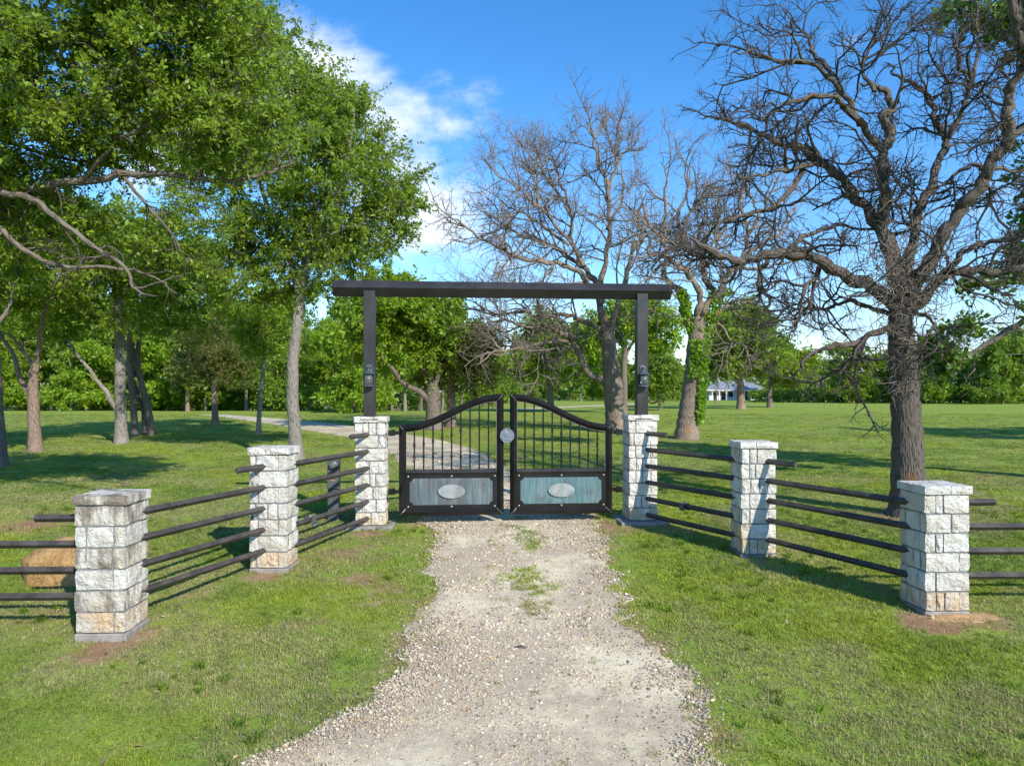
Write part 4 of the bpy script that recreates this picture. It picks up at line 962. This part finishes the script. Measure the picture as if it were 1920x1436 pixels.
tree_px('leafy_tree', 'green tree seen through the arch left of the pale bare oak', (1033, 772),
    [(.34, .2, 0, [(1033, 772), (1032, 735), (1030, 700), (1026, 665)]), (.14, .05, .2, [(1031, 710), (1010, 685), (985, 670)]), (.14, .05, .2, [(1030, 700), (1055, 675), (1080, 655)])],
    [(1030, 650, 65, 40, 0, 4.0), (985, 680, 40, 28, 0, 3.0), (1075, 660, 45, 40, 0, 3.0), (1010, 620, 40, 25, 0, 2.6)], 190, 95, .34, 62, 'bark', 'leaf_bright', .8)
tree_px('leafy_tree', 'green tree with hanging crown behind the right arch post', (1168, 776),
    [(.34, .2, 0, [(1168, 776), (1170, 735), (1170, 690), (1172, 640)]), (.16, .05, .2, [(1171, 670), (1200, 620), (1230, 600)]), (.14, .05, -.2, [(1171, 660), (1150, 610), (1120, 590)])],
    [(1200, 590, 50, 40, 0, 3.4), (1240, 610, 35, 32, 0, 2.6), (1160, 600, 45, 40, 0, 3.0), (1110, 620, 40, 30, 0, 2.6), (1225, 645, 22, 14, 0, 1.5), (1085, 660, 40, 25, 0, 2.4)], 200, 95, .30, 63, 'bark', 'leaf_bright', .7)
tree_px('shade_tree', 'dense dark shade tree with short trunk in front of the white house', (1389, 767),
    [(.46, .36, 0, [(1389, 767), (1389, 745), (1388, 725), (1386, 700)]), (.2, .06, .2, [(1388, 720), (1360, 690), (1340, 660)]), (.2, .06, -.2, [(1388, 715), (1400, 670), (1410, 620)]), (.18, .05, .1, [(1387, 705), (1375, 650), (1370, 600)])],
    [(1385, 648, 65, 50, 0, 4.5), (1350, 678, 45, 28, 0, 3.6), (1425, 672, 40, 30, 0, 3.6), (1395, 600, 50, 35, 0, 3.6), (1345, 640, 35, 35, 0, 3.0)], 330, 100, .36, 64, 'bark_red', 'leaf', .8)
tree_px('shade_tree', 'smaller leafy tree right of the shade tree before the white house', (1444, 764),
    [(.36, .24, 0, [(1444, 764), (1443, 740), (1445, 715), (1446, 690)]), (.14, .05, .2, [(1445, 700), (1465, 670), (1485, 650)])],
    [(1450, 675, 45, 32, 0, 3.6), (1485, 690, 35, 28, 0, 3.0), (1440, 650, 40, 30, 0, 3.0), (1500, 675, 25, 25, 0, 2.4)], 190, 95, .36, 65, 'bark', 'leaf', .8)
tree_px('small_tree', 'low crooked tree in the field between arch post and vine trunk', (1236, 770),
    [(.17, .10, 0, [(1236, 770), (1237, 757), (1233, 748)]), (.10, .04, .2, [(1235, 752), (1222, 756), (1212, 748), (1206, 738)]), (.10, .04, -.2, [(1234, 750), (1250, 742), (1262, 738), (1270, 720)])],
    [(1225, 710, 32, 26, 0, 3.0), (1258, 716, 28, 24, 0, 2.8), (1240, 690, 30, 20, 0, 2.6)], 120, 90, .30, 66, 'bark', 'leaf_far', .8)
# the live oak that stands out of frame on the right; two of its branches reach in
Yo = 15.5; ob = on_ground(13.6, Yo)
green_tree('live_oak', 'live oak boughs with dark lobed leaves reaching in from the right edge', ob,
    [(np.array([(13.6, Yo, ob.z-.2), (13.6, Yo, 1.4), (13.5, Yo, 2.8), (13.4, Yo, 4.6), (13.2, Yo, 7)]), .34, .14),
     PL(Yo, .10, .03, .0, (2130, 560), (2030, 570), (1960, 590), (1920, 603), (1870, 634), (1825, 660), (1790, 680), (1755, 705)),
     PL(Yo, .03, .01, .0, (1830, 658), (1828, 690), (1815, 705), (1810, 722)),
     PL(Yo, .09, .03, .0, (2110, 450), (2020, 490), (1960, 520), (1900, 528), (1840, 525), (1800, 545)),
     PL(Yo, .10, .03, -.1, (2110, 250), (2040, 130), (1980, 50), (1930, 10), (1880, -10), (1800, 5)),
     PL(Yo, .08, .03, -.1, (2040, 130), (1990, 150), (1930, 120), (1890, 60))],
    PE(Yo, (1770, 660, 24, 34, 0, .8), (1800, 620, 26, 18, 0, .6), (1860, 622, 22, 16, 0, .5), (1905, 590, 26, 22, 0, .6), (1840, 655, 18, 12, 0, .4), (1760, 700, 22, 24, 0, .5), (1890, 500, 34, 30, 0, .7), (1850, 535, 40, 14, 0, .6), (1925, 480, 30, 40, 0, .7), (1850, 25, 50, 26, 0, .8), (1905, 45, 40, 40, 0, .8), (1800, 5, 34, 16, 0, .6), (2060, 300, 110, 200, 0, 2.2), (2130, 500, 100, 120, 0, 2), (1960, 30, 80, 60, 0, 1.4), (1860, 680, 16, 10, 0, .3)),
    330, 90, .125, 71, M['bark'], M['leaf_dark'], .24, None, None, True, .8, 8, (.05, 1.0), .6)
# shade tree out of frame to the right: its long shadow lies across the field
sb = on_ground(29, 23)
green_tree('shade_tree', 'tree outside the right edge that casts the long field shadow', sb, [(np.array([(29, 23, -.2), (29, 23, 2), (29.2, 23, 5), (29, 23, 8)]), .3, .1)],
    [((29, 23, 7.5), (4.2, 3.6, 2.4)), ((32, 24, 6.5), (3, 3, 2))], 150, 90, .32, 72, M['bark'], M['leaf'], .7)

# ------------------------------------------------------------------ woodland edge: single trees, copies of a few kinds
def copy_tree(root, loc, rz, sc, label, group):
    r = root.copy(); link(r); r.location = loc; r.rotation_euler = (0, 0, rz); r.scale = (sc, sc, sc*1.0); r['label'] = label; r['group'] = group
    for ch in root.children:
        c = ch.copy(); link(c); c.parent = r
    return r
def wood_tree(i, mat, bark, h, rad, leaf=.34, n=130, per=85, low=False):
    r = random.Random(i); P = np.array([(0, 0, -.3), (r.uniform(-.2, .2), 0, h*.25), (r.uniform(-.4, .4), r.uniform(-.3, .3), h*.5), (r.uniform(-.6, .6), 0, h*.8)])
    ell = [((r.uniform(-.5, .5)*rad, r.uniform(-.5, .5)*rad, h*r.uniform(.42, .92)), (rad*r.uniform(.45, .75), rad*r.uniform(.45, .75), h*r.uniform(.10, .17))) for _ in range(7)]
    ell.append(((0, 0, h*.32), (rad*.5, rad*.5, h*.08)))
    if low: ell += [((r.uniform(-.5, .5)*rad, r.uniform(-.5, .5)*rad, h*r.uniform(.14, .4)), (rad*.7, rad*.7, h*.14)) for _ in range(5)]
    lim = [(P, .2, .06)]
    for k in range(4):
        a = r.uniform(0, 6.28); z = h*r.uniform(.3, .6); lim.append((np.array([P[1]*0+(0, 0, z), (math.cos(a)*rad*.35, math.sin(a)*rad*.35, z+h*.10), (math.cos(a)*rad*.7, math.sin(a)*rad*.7, z+h*.16)]), .07, .02))
    return green_tree('woodland_tree', 'x', (0, 0, 0), lim, ell, n, per, leaf, 200+i, M[bark], M[mat], .62, 'trees of the woodland edge', None, False, .7, 6, (.06, 1.5))
PROTO = [wood_tree(1, 'leaf_far', 'bark', 13, 4.0), wood_tree(2, 'leaf_bright', 'bark_pale', 11.5, 3.6), wood_tree(3, 'leaf', 'bark', 14.5, 3.6), wood_tree(4, 'leaf_bright', 'bark', 9.5, 3.8), wood_tree(5, 'leaf_far', 'bark_pale', 12.5, 3.2), wood_tree(6, 'leaf_olive', 'bark_red', 9, 2.6), wood_tree(7, 'leaf_pale', 'bark_pale', 9, 3.4, .3, 100, 40), wood_tree(8, 'leaf_far', 'bark', 10.5, 5.0, .38, 190, 85, True), wood_tree(9, 'leaf_bright', 'bark', 9.0, 4.6, .38, 170, 85, True)]
used = set(); rw = random.Random(77)
def place(k, x, y, label, group, sc=None, rz=None):
    loc = on_ground(x, y); sc = sc or rw.uniform(.8, 1.2); rz = rw.uniform(0, 6.28) if rz is None else rz
    if k in used: copy_tree(PROTO[k], loc, rz, sc, label, group)
    else:
        used.add(k); o = PROTO[k]; o.location = loc; o.rotation_euler = (0, 0, rz); o.scale = (sc, sc, sc); o['label'] = label; o['group'] = group
GL = 'trees along the woodland edge on the left'
FRONT = [(-230, 'far outside the left edge'), (-170, 'second outside the left edge'), (-110, 'third outside the left edge'), (-50, 'just outside the left edge'), (10, 'above the leftmost white fence'), (45, 'seen through the reddish fork'),
         (95, 'between the reddish fork and the leaning limb'), (135, 'under the leaning limb'), (175, 'above the middle white fence'), (215, 'behind the straight pale trunk'), (260, 'behind the twin leaning trunks'), (305, 'above the right white fence'),
         (345, 'behind the small edge cedar'), (385, 'just left of the lawn cedar trunk'), (425, 'just right of the lawn cedar trunk'), (462, 'left of the slim pale trunk'), (500, 'right of the slim pale trunk'), (540, 'behind the tall flaking trunk'),
         (578, 'right of the tall flaking trunk'), (615, 'farthest right, before the left arch post')]
for px, wh in FRONT:
    Y = rw.uniform(72, 84); place(rw.choice((0, 1, 2, 3, 4, 7, 8)), (px-CX)/F*Y, Y, 'front row woodland tree, '+wh, GL, rw.uniform(.72, 1.0))
GB = 'deeper trees of the left wood'
for i in range(29):
    px = -260+i*37+rw.uniform(-12, 12); Y = rw.uniform(90, 112); place(rw.choice((0, 2, 4, 2)), (px-CX)/F*Y, Y, 'tall woodland tree in the second row behind the left lawn', GB, rw.uniform(1.0, 1.35))
GM = 'trees beyond the curving drive behind the gate'
for px, Y, k, s, wh in ((640, 66, 3, .85, 'left of the left arch post'), (664, 64, 8, .75, 'closest to the left arch post on its left'), (695, 76, 0, 1.0, 'hidden behind the left arch post'), (735, 84, 2, .95, 'right of the left arch post'), (760, 70, 1, .9, 'left of the dark multi limbed tree'),
        (790, 95, 0, 1.0, 'behind the dark multi limbed tree'), (830, 100, 4, 1.0, 'between the dark tree and the orange cedar trunk'), (905, 92, 8, .6, 'right of the orange cedar trunk'), (940, 118, 7, .8, 'behind the gate medallion'), (865, 120, 2, 1.0, 'behind the orange cedar'), (925, 78, 3, .55, 'small and low, left of the gate centre'), (960, 130, 1, .9, 'far off above the gate centre')):
    place(k, (px-CX)/F*Y, Y, 'leafy tree beyond the drive, '+wh, GM, s)
GC = 'tree row at the end of the field behind the gate'
for i, px in enumerate(range(985, 1300, 21)):
    Y = rw.uniform(150, 185); place(rw.choice((0, 7, 8, 1, 8)), (px-CX)/F*Y, Y, 'tree in the far row across the field behind the gate', GC, rw.uniform(.75, 1.1))
GR = 'tree row along the right end of the field'
for px, Y, k, s, wh in ((1470, 175, 7, 1.1, 'right of the white house'), (1500, 160, 8, 1.0, 'second right of the white house'), (1530, 165, 6, 1.1, 'left one'), (1555, 150, 6, 1.1, 'right one'), (1600, 128, 7, 1.0, 'round crowned and largest left of the bare oak trunk'), (1640, 132, 8, 1.0, 'just left of the bare oak trunk'), (1575, 138, 8, .9, 'right of the grey trees'),
        (1665, 130, 2, .75, 'behind the left side of the bare oak trunk'), (1710, 128, 7, .95, 'behind the bare oak trunk'), (1752, 122, 8, .95, 'just right of the bare oak trunk'), (1770, 130, 2, .9, 'below the live oak bough tip'), (1800, 126, 7, .85, 'below the middle of the live oak bough'), (1842, 120, 8, .95, 'low and wide below the live oak bough'),
        (1880, 116, 7, 1.0, 'near the right edge'), (1900, 124, 2, .9, 'at the right edge'), (1935, 115, 0, 1.0, 'just outside the right edge'), (1975, 120, 2, 1.0, 'second outside the right edge'), (2020, 118, 1, 1.0, 'third outside the right edge')):
    place(k, (px-CX)/F*Y, Y, ('field row tree, ' if k != 6 else 'grey half bare field row tree, the ')+wh, GR if k != 6 else 'grey trees in the right field row', s)
place(5, (352-CX)/F*69, 69, 'olive cedar at the woodland edge left of the lawn cedar', 'edge cedar', .95)
# dark undergrowth along the wood floor, too dense to tell apart
def undergrowth(name, label, spans, n, h, leaf, seed, mat):
    rs = np.random.RandomState(seed); C = []; ct = []
    for (xa, Ya, xb, Yb) in spans:
        m = int(n*math.hypot(xb-xa, Yb-Ya)); t_ = rs.random(m); X = xa+(xb-xa)*t_; Y = Ya+(Yb-Ya)*t_+rs.uniform(0, 5, m)
        hh = h*(.45+.9*fbm(X*.22, Y*.1, seed, 3)); Z = gz(X, Y)+hh*rs.random(m)**.8; C.append(np.stack([X, Y, Z], 1)); ct.append(fbm(X*.5, Y*.5, seed+3, 2))
    C = np.vstack(C); me = leaves_mesh(name, C, leaf, M[mat], rs, np.concatenate(ct)); o = link(bpy.data.objects.new(name, me)); return tag(o, label, 'undergrowth', None, 'stuff')
undergrowth('undergrowth', 'dense green undergrowth filling the wood behind the left lawn', [(-78, 86, -16, 88), (-80, 100, -8, 104)], 180, 3.6, .42, 3, 'leaf_far')
undergrowth('undergrowth', 'low scrub at the foot of the far field trees', [(3, 188, 46, 192), (46, 196, 84, 182), (48, 140, 64, 136), (64, 136, 104, 124), (-16, 112, 3, 140)], 150, 2.8, .6, 4, 'leaf_far')
# distant woodland that closes the horizon on every side
def far_wood():
    rs = np.random.RandomState(6); n = 18000; a = rs.uniform(-1.35, 1.35, n); d = rs.uniform(230, 330, n); X = np.sin(a)*d; Y = np.cos(a)*d
    H = 8+7*fbm(X*.05, Y*.05, 12, 4); Z = gz(X, Y)+H*rs.random(n)**.7
    me = leaves_mesh('distant_woodland', np.stack([X, Y, Z], 1), 2.4, M['leaf_far'], rs, fbm(X*.1, Y*.1, 5, 2)); o = link(bpy.data.objects.new('distant_woodland', me))
    tag(o, 'distant belt of woodland along the horizon', 'woodland', None, 'stuff')
far_wood()

# ------------------------------------------------------------------ white house, white fence, power line
def house():
    Y = 186.0; s = F/Y; x0, x1 = (1330-CX)/s, (1437-CX)/s; z0 = float(gz((x0+x1)/2, Y))-.1
    w = x1-x0; t = thing('white_house', 'low white house with grey hip roof across the right field', 'house', ((x0+x1)/2, Y+4, z0)); h = 2.75; d = 8.0
    bm = bmesh.new(); box(bm, (0, 0, h/2), (w, d, h)); bm_obj('wall', bm, M['wall'], t)
    bm = bmesh.new(); e = .9; rz = 1.9
    V = [(-w/2-e-1, -d/2-1.6, h), (w/2+e, -d/2-1.6, h), (w/2+e, d/2+e, h), (-w/2-e-1, d/2+e, h), (-w/2+3.2, 0, h+rz+.4), (w/2-3.5, 0, h+rz+.4)]
    vv = [bm.verts.new(v) for v in V]
    for f in ((0, 1, 5, 4), (1, 2, 5), (2, 3, 4, 5), (3, 0, 4), (3, 2, 1, 0)): bm.faces.new([vv[i] for i in f])
    rf = bm_obj('roof', bm, M['shingle'], t)
    bm = bmesh.new(); box(bm, (-.05, -d/2-1.62, h-.06), (w+2*e+1, .10, .26)); bm_obj('fascia', bm, M['white'], rf)
    for k in range(6):
        bm = bmesh.new(); x = -w/2-e-.6+k*(w*.56+e)/5; box(bm, (x, -d/2-1.4, h/2-.1), (.18, .18, h-.1)); bm_obj('porch_post', bm, M['white'], t)
    for px, wd, dz, hz, nm in ((1341, .9, 0, 2.1, 'door'), (1356, 1.0, 0, 2.1, 'door'), (1371, 1.6, .8, 1.3, 'window'), (1400, .8, 0, 2.2, 'door'), (1424, 1.2, .8, 1.2, 'window')):
        x = (px-CX)/s-(x0+x1)/2
        bm = bmesh.new(); box(bm, (x, -d/2-.02, dz+hz/2+.12), (wd+.24, .06, hz+.2)); p = bm_obj(nm, bm, M['white'], t)
        bm = bmesh.new(); box(bm, (x, -d/2-.06, dz+hz/2+.12), (wd, .05, hz)); bm_obj('pane', bm, M['dark_glass'], p)
    bm = bmesh.new(); box(bm, (-1, -d/2-.9, .06), (w*.8, 1.8, .12)); bm_obj('porch_floor', bm, M['concrete'], t)
house()
def white_fence(label, px0, px1):
    Y = 88.0; s = F/Y; x0, x1 = (px0-CX)/s, (px1-CX)/s; n = max(1, round((x1-x0)/2.4)); t = thing('white_fence', label, 'fence', (x0, Y, float(gz(x0, Y))), 0, 'white fence at the wood edge')
    for k in range(n+1):
        bm = bmesh.new(); x = (x1-x0)*k/n; box(bm, (x, 0, .6), (.13, .13, 1.4)); bm_obj('post', bm, M['white'], t)
    for z in (.45, .8, 1.15):
        bm = bmesh.new(); box(bm, ((x1-x0)/2, -.08, z), (x1-x0+.1, .04, .15)); bm_obj('rail', bm, M['white'], t)
white_fence('white plank fence at the wood edge near the left border', -60, 48)
white_fence('white plank fence at the wood edge left of the pale trunk', 112, 206)
white_fence('white plank fence at the wood edge right of the twin trunks', 280, 330)
def power_line():
    t = thing('power_line', 'thin power line crossing the sky behind the right field', 'power line', on_ground(-22, 205))
    o = Vector(t.location); ends = [px2w(820, 668, 205), px2w(2150, 655, 100)]; h0 = [o.z, float(gz(ends[1].x, 100))]
    pts = [ends[0].lerp(ends[1], i/24)-Vector((0, 0, 1.6*(1-(2*i/24-1)**2))) for i in range(25)]
    bm = bmesh.new()
    for p, q in zip(pts[:-1], pts[1:]): beam(bm, p-o, q-o, .035, 0, 5, False)
    bm_obj('wire', bm, M['wire'], t)
    for e in ends:
        bm = bmesh.new(); g = float(gz(e.x, e.y)); lathe(bm, [(.17, g-.5-o.z), (.11, e.z+.6-o.z)], 10, (e.x-o.x, e.y-o.y, 0)); bm_obj('pole', bm, M['bark'], t)
power_line()
# ------------------------------------------------------------------ lawn grass and gravel: too many to count
def scatter(name, label, cat, P, rot, scl, tint, meshes):
    me = bpy.data.meshes.new(name); me.vertices.add(len(P)); me.vertices.foreach_set('co', np.ascontiguousarray(P, np.float32).ravel())
    a = me.attributes.new('scl', 'FLOAT_VECTOR', 'POINT'); a.data.foreach_set('vector', np.ascontiguousarray(scl, np.float32).ravel())
    a = me.attributes.new('rot', 'FLOAT_VECTOR', 'POINT'); a.data.foreach_set('vector', np.ascontiguousarray(rot, np.float32).ravel())
    col = np.ones((len(P), 4), np.float32); col[:, :3] = tint
    a = me.attributes.new('tint', 'FLOAT_COLOR', 'POINT'); a.data.foreach_set('color', col.ravel())
    o = link(bpy.data.objects.new(name, me)); tag(o, label, cat, None, 'stuff')
    ng = bpy.data.node_groups.new(name+'_scatter', 'GeometryNodeTree')
    ng.interface.new_socket('Geometry', in_out='INPUT', socket_type='NodeSocketGeometry'); ng.interface.new_socket('Geometry', in_out='OUTPUT', socket_type='NodeSocketGeometry')
    N, L = ng.nodes, ng.links; gi = N.new('NodeGroupInput'); go = N.new('NodeGroupOutput'); iop = N.new('GeometryNodeInstanceOnPoints'); jn = N.new('GeometryNodeGeometryToInstance')
    mp = N.new('GeometryNodeMeshToPoints'); L.new(gi.outputs[0], mp.inputs[0])
    for m in meshes:
        so = bpy.data.objects.new(m.name, m); oi = N.new('GeometryNodeObjectInfo'); oi.inputs['Object'].default_value = so; L.new(oi.outputs['Geometry'], jn.inputs[0])
    L.new(mp.outputs[0], iop.inputs['Points']); L.new(jn.outputs[0], iop.inputs['Instance']); iop.inputs['Pick Instance'].default_value = True
    for nm, sock in (('rot', 'Rotation'), ('scl', 'Scale')):
        na = N.new('GeometryNodeInputNamedAttribute'); na.data_type = 'FLOAT_VECTOR'; na.inputs['Name'].default_value = nm; L.new(na.outputs['Attribute'], iop.inputs[sock])
    rv = N.new('FunctionNodeRandomValue'); rv.data_type = 'INT'
    for s in rv.inputs:
        if s.type == 'INT' and s.name == 'Max': s.default_value = len(meshes)-1
        if s.type == 'INT' and s.name == 'Min': s.default_value = 0
    L.new([q for q in rv.outputs if q.type == 'INT'][0], iop.inputs['Instance Index']); L.new(iop.outputs[0], go.inputs[0])
    md = o.modifiers.new('scatter', 'NODES'); md.node_group = ng; return o
def tuft(i, blades, spread, h, wd):
    r = random.Random(i); V = []; f = []
    for k in range(blades):
        a = r.uniform(0, 6.28); q = spread*math.sqrt(r.random()); x, y = q*math.cos(a), q*math.sin(a); b = r.uniform(0, 6.28); lean = r.uniform(.25, 1.25); hh = h*r.uniform(.4, 1.1)
        dx, dy = math.cos(b), math.sin(b); sx, sy = -dy*wd/2, dx*wd/2; n = len(V)
        V += [(x-sx, y-sy, -.006), (x+sx, y+sy, -.006), (x+dx*hh*lean*.4+sx*.8, y+dy*hh*lean*.4+sy*.8, hh*.62), (x+dx*hh*lean*.4-sx*.8, y+dy*hh*lean*.4-sy*.8, hh*.62), (x+dx*hh*lean, y+dy*hh*lean, hh*(1-.3*lean))]
        f += [(n, n+1, n+2, n+3), (n+3, n+2, n+4)]
    me = bpy.data.meshes.new('grass_tuft'); me.from_pydata(V, [], f); me.materials.append(M['grass']); return me
rs = np.random.RandomState(3)
BANDS = [(2.6, 5.5, 620, 1.0, 1.0), (5.5, 8.5, 520, 1.0, 1.1), (8.5, 12.5, 300, 1.15, 1.4), (12.5, 19, 110, .95, 2.0), (19, 32, 34, .95, 3.0), (32, 60, 7, 1.0, 5.0)]
PP = []; SS = []
for (ya, yb, den, hs, ws) in BANDS:
    xm = .80*yb+1.5; n = int(den*(yb-ya)*2*xm); x = rs.uniform(-xm, xm, n); y = rs.uniform(ya, yb, n); k = np.abs(x) < .80*y+1.5; x, y = x[k], y[k]
    PP.append(np.stack([x, y], 1)); SS.append(np.tile((ws, hs), (len(x), 1)))
PP = np.vstack(PP); SS = np.vstack(SS); x, y = PP.T
d = np.maximum(dirtf(x, y), .8*fringe(x, y)); thick = fbm(x*.8, y*.8, 41, 4); keep = rs.random(len(x)) < np.clip(1.05-1.05*d, .03, 1)*np.clip(.15+1.35*thick, .2, 1)
ins = inside(x, y)
ew = .03+.42*np.clip(fbm(x*2.6, y*2.6, 9, 3)-.32, 0, 1); ins2 = inside(x-ew, y) & inside(x+ew, y)
edge = (~ins) & (inside(x-.35, y) | inside(x+.35, y))
cen = np.exp(-((x-.16-.0*y)/.22)**2)*sstep(6.6, 8.2, y)*sstep(12.2, 10.8, y)*sstep(.34, .5, fbm(x*2.3, y*1.3, 15, 3))
keep &= np.where(ins2, rs.random(len(x)) < np.maximum(cen*1.2, .008), True) & np.where(ins & ~ins2, rs.random(len(x)) < .6, True) & np.where(edge, rs.random(len(x)) < .75, True)
x, y, SS, d, thick, edge = x[keep], y[keep], SS[keep], d[keep], thick[keep], edge[keep]; n = len(x)
a = fbm(x*.5+3, y*.5, 61, 5); b = fbm(x*1.3, y*1.3, 63, 3); c = rs.random(n)
g1, g2, g3, g4 = np.array((.235, .315, .062)), np.array((.37, .440, .048)), np.array((.49, .42, .23)), np.array((.170, .260, .058))
col = g1+(g2-g1)*sstep(.46, .60, a)[:, None]; col = col+(g4-col)*(.75*sstep(.52, .38, b)*sstep(.56, .42, a))[:, None]
dry = np.clip(.95*sstep(.48, .66, fbm(x*.8+20, y*.8, 71, 5))+.6*d+.4*(c > .84)+.3*edge, 0, 1); col = col+(g3-col)*(dry*.72)[:, None]
col *= rs.uniform(.75, 1.25, (n, 1))
P = np.stack([x, y, gz(x, y)+.024*inside(x, y)], 1); rot = np.stack([rs.normal(size=n)*.08, rs.normal(size=n)*.08, rs.uniform(0, 6.28, n)], 1)
hv = .55+.75*thick+.25*rs.random(n); scl = np.stack([SS[:, 0], SS[:, 0], SS[:, 1]*hv], 1)*rs.uniform(.8, 1.2, (n, 1))
scatter('lawn_grass', 'mown green lawn grass with yellow and dry patches', 'grass', P, rot, scl, col, [tuft(i, 15, .055, .031, .0054) for i in range(5)])
# taller weeds that were missed by the mower
wn = 900; wx = rs.uniform(-9, 9, wn); wy = rs.uniform(4.0, 12.5, wn); kk = (~inside(wx, wy)) & (fbm(wx*.9, wy*.9, 91, 3) > .55); wx, wy = wx[kk], wy[kk]; wn = len(wx)
scatter('lawn_weeds', 'taller weeds dotted over the front lawn', 'weeds', np.stack([wx, wy, gz(wx, wy)], 1), np.stack([np.zeros(wn), np.zeros(wn), rs.uniform(0, 6.28, wn)], 1),
        np.tile((1.0, 1.0, 1.0), (wn, 1))*rs.uniform(.6, 1.3, (wn, 1)), np.array((.15, .25, .025))*rs.uniform(.7, 1.2, (wn, 1)), [tuft(50+i, 16, .03, .085, .010) for i in range(3)])
# gravel
def pebble(i):
    r = random.Random(i); bm = bmesh.new(); bmesh.ops.create_icosphere(bm, subdivisions=1, radius=1)
    for v in bm.verts: v.co = Vector((v.co.x*r.uniform(.7, 1.25), v.co.y*r.uniform(.6, 1.1), v.co.z*r.uniform(.4, .8)))
    me = bpy.data.meshes.new('pebble'); bm.to_mesh(me); bm.free(); me.materials.append(M['pebble']); return me
GP = []
for (ya, yb, den, sz) in ((2.8, 5.2, 11500, .74), (5.2, 6.8, 8500, .84), (6.8, 9.5, 5000, 1.0), (9.5, 13.5, 1900, 1.2), (13.5, 24, 120, 2.0)):
    n = int(den*(yb-ya)*(4.6 if yb < 14 else 9)); gx_ = rs.uniform(-2.6, 2.2, n) if yb < 14 else rs.uniform(-7, 2, n); gy_ = rs.uniform(ya, yb, n); GP.append(np.stack([gx_, gy_, np.full(n, sz)], 1))
GP = np.vstack(GP); x, y, sz = GP.T
k = inside(x, y); out = (~k) & inside(x+np.where(x > 0, -.16, .16), y)
band = fbm(x*.9, y*.55, 23, 4); wheel = np.exp(-((x+.70)/.34)**2)+np.exp(-((x-.85)/.36)**2)
strip = np.exp(-((x-.16)/.2)**2)*sstep(6.6, 8.2, y)*sstep(12.2, 10.8, y)
dens = (1-.6*strip)*np.clip(.95-.70*wheel*sstep(.68, .46, band)-.65*sstep(.54, .38, fbm(x*1.7, y*1.7, 29, 3)), .08, 1)
keep = (k & (rs.random(len(x)) < dens)) | (out & (rs.random(len(x)) < .045)); x, y, sz = x[keep], y[keep], sz[keep]; n = len(x)
pal = np.array([(.33, .315, .30), (.44, .41, .385), (.58, .53, .46), (.70, .64, .55), (.50, .38, .26), (.80, .76, .69), (.22, .21, .205), (.62, .52, .39)]); pk = rs.choice(8, n, p=(.17, .2, .18, .14, .1, .09, .05, .07))
size = sz*np.clip(np.exp(rs.normal(size=n)*.48)*.0069, .003, .023)
P = np.stack([x, y, gz(x, y)+np.where(inside(x, y), .018, .0)+size*.15], 1)
scatter('gravel_stones', 'loose mixed grey, tan and white gravel on the driveway', 'gravel', P, np.stack([rs.normal(size=n)*.5, rs.normal(size=n)*.5, rs.uniform(0, 6.28, n)], 1), np.stack([size]*3, 1), pal[pk]*np.array((.90, .81, .66))*rs.uniform(.8, 1.1, (n, 1)), [pebble(i) for i in range(6)])
# fallen oak leaves and bits of bark blown over the lawn
def litter(i):
    r = random.Random(i); a = r.uniform(.2, .6); V = [(-.5, 0, .0), (-.15, .22, a*.3), (.2, .16, a*.35), (.5, 0, .05), (.2, -.17, a*.3), (-.15, -.2, a*.25), (0, 0, .02)]
    me = bpy.data.meshes.new('fallen_leaf'); me.from_pydata(V, [], [(0, 1, 6), (1, 2, 6), (2, 3, 6), (3, 4, 6), (4, 5, 6), (5, 0, 6)]); me.materials.append(M['pebble']); return me
n = 5200; lx = rs.uniform(-13, 13, n); ly = rs.uniform(4, 19, n); lw = np.maximum(dirtf(lx, ly), .5*(fbm(lx*.5, ly*.5, 83, 3) > .55)); kk = rs.random(n) < np.clip(.12+lw*.6, 0, 1); lx, ly = lx[kk], ly[kk]; n = len(lx)
lp = np.array([(.26, .16, .09), (.36, .25, .14), (.18, .11, .07), (.45, .35, .22)])[rs.choice(4, n)]
scatter('leaf_litter', 'brown fallen leaves scattered over the lawn', 'leaf litter', np.stack([lx, ly, gz(lx, ly)+.02], 1), np.stack([rs.normal(size=n)*.3, rs.normal(size=n)*.3, rs.uniform(0, 6.28, n)], 1), np.stack([rs.uniform(.025, .06, n)]*3, 1), lp*rs.uniform(.8, 1.2, (n, 1)), [litter(i) for i in range(4)])
# a dry twig lying in the middle of the gravel
tp = px2g(965, 1219); tw = [(np.array([(0, 0, .03), (.05, .01, .04), (.09, .0, .032), (.13, .02, .03)]), np.array([.006, .007, .005, .003]), 5), (np.array([(.03, 0, .035), (.06, -.03, .04), (.10, -.035, .03)]), np.array([.005, .004, .003]), 5)]
o = obj_from('dry_twig', tubes_mesh('dry_twig', tw, M['twig_dark']), None); o.location = tp; tag(o, 'small dark dry twig lying on the gravel drive', 'twig')
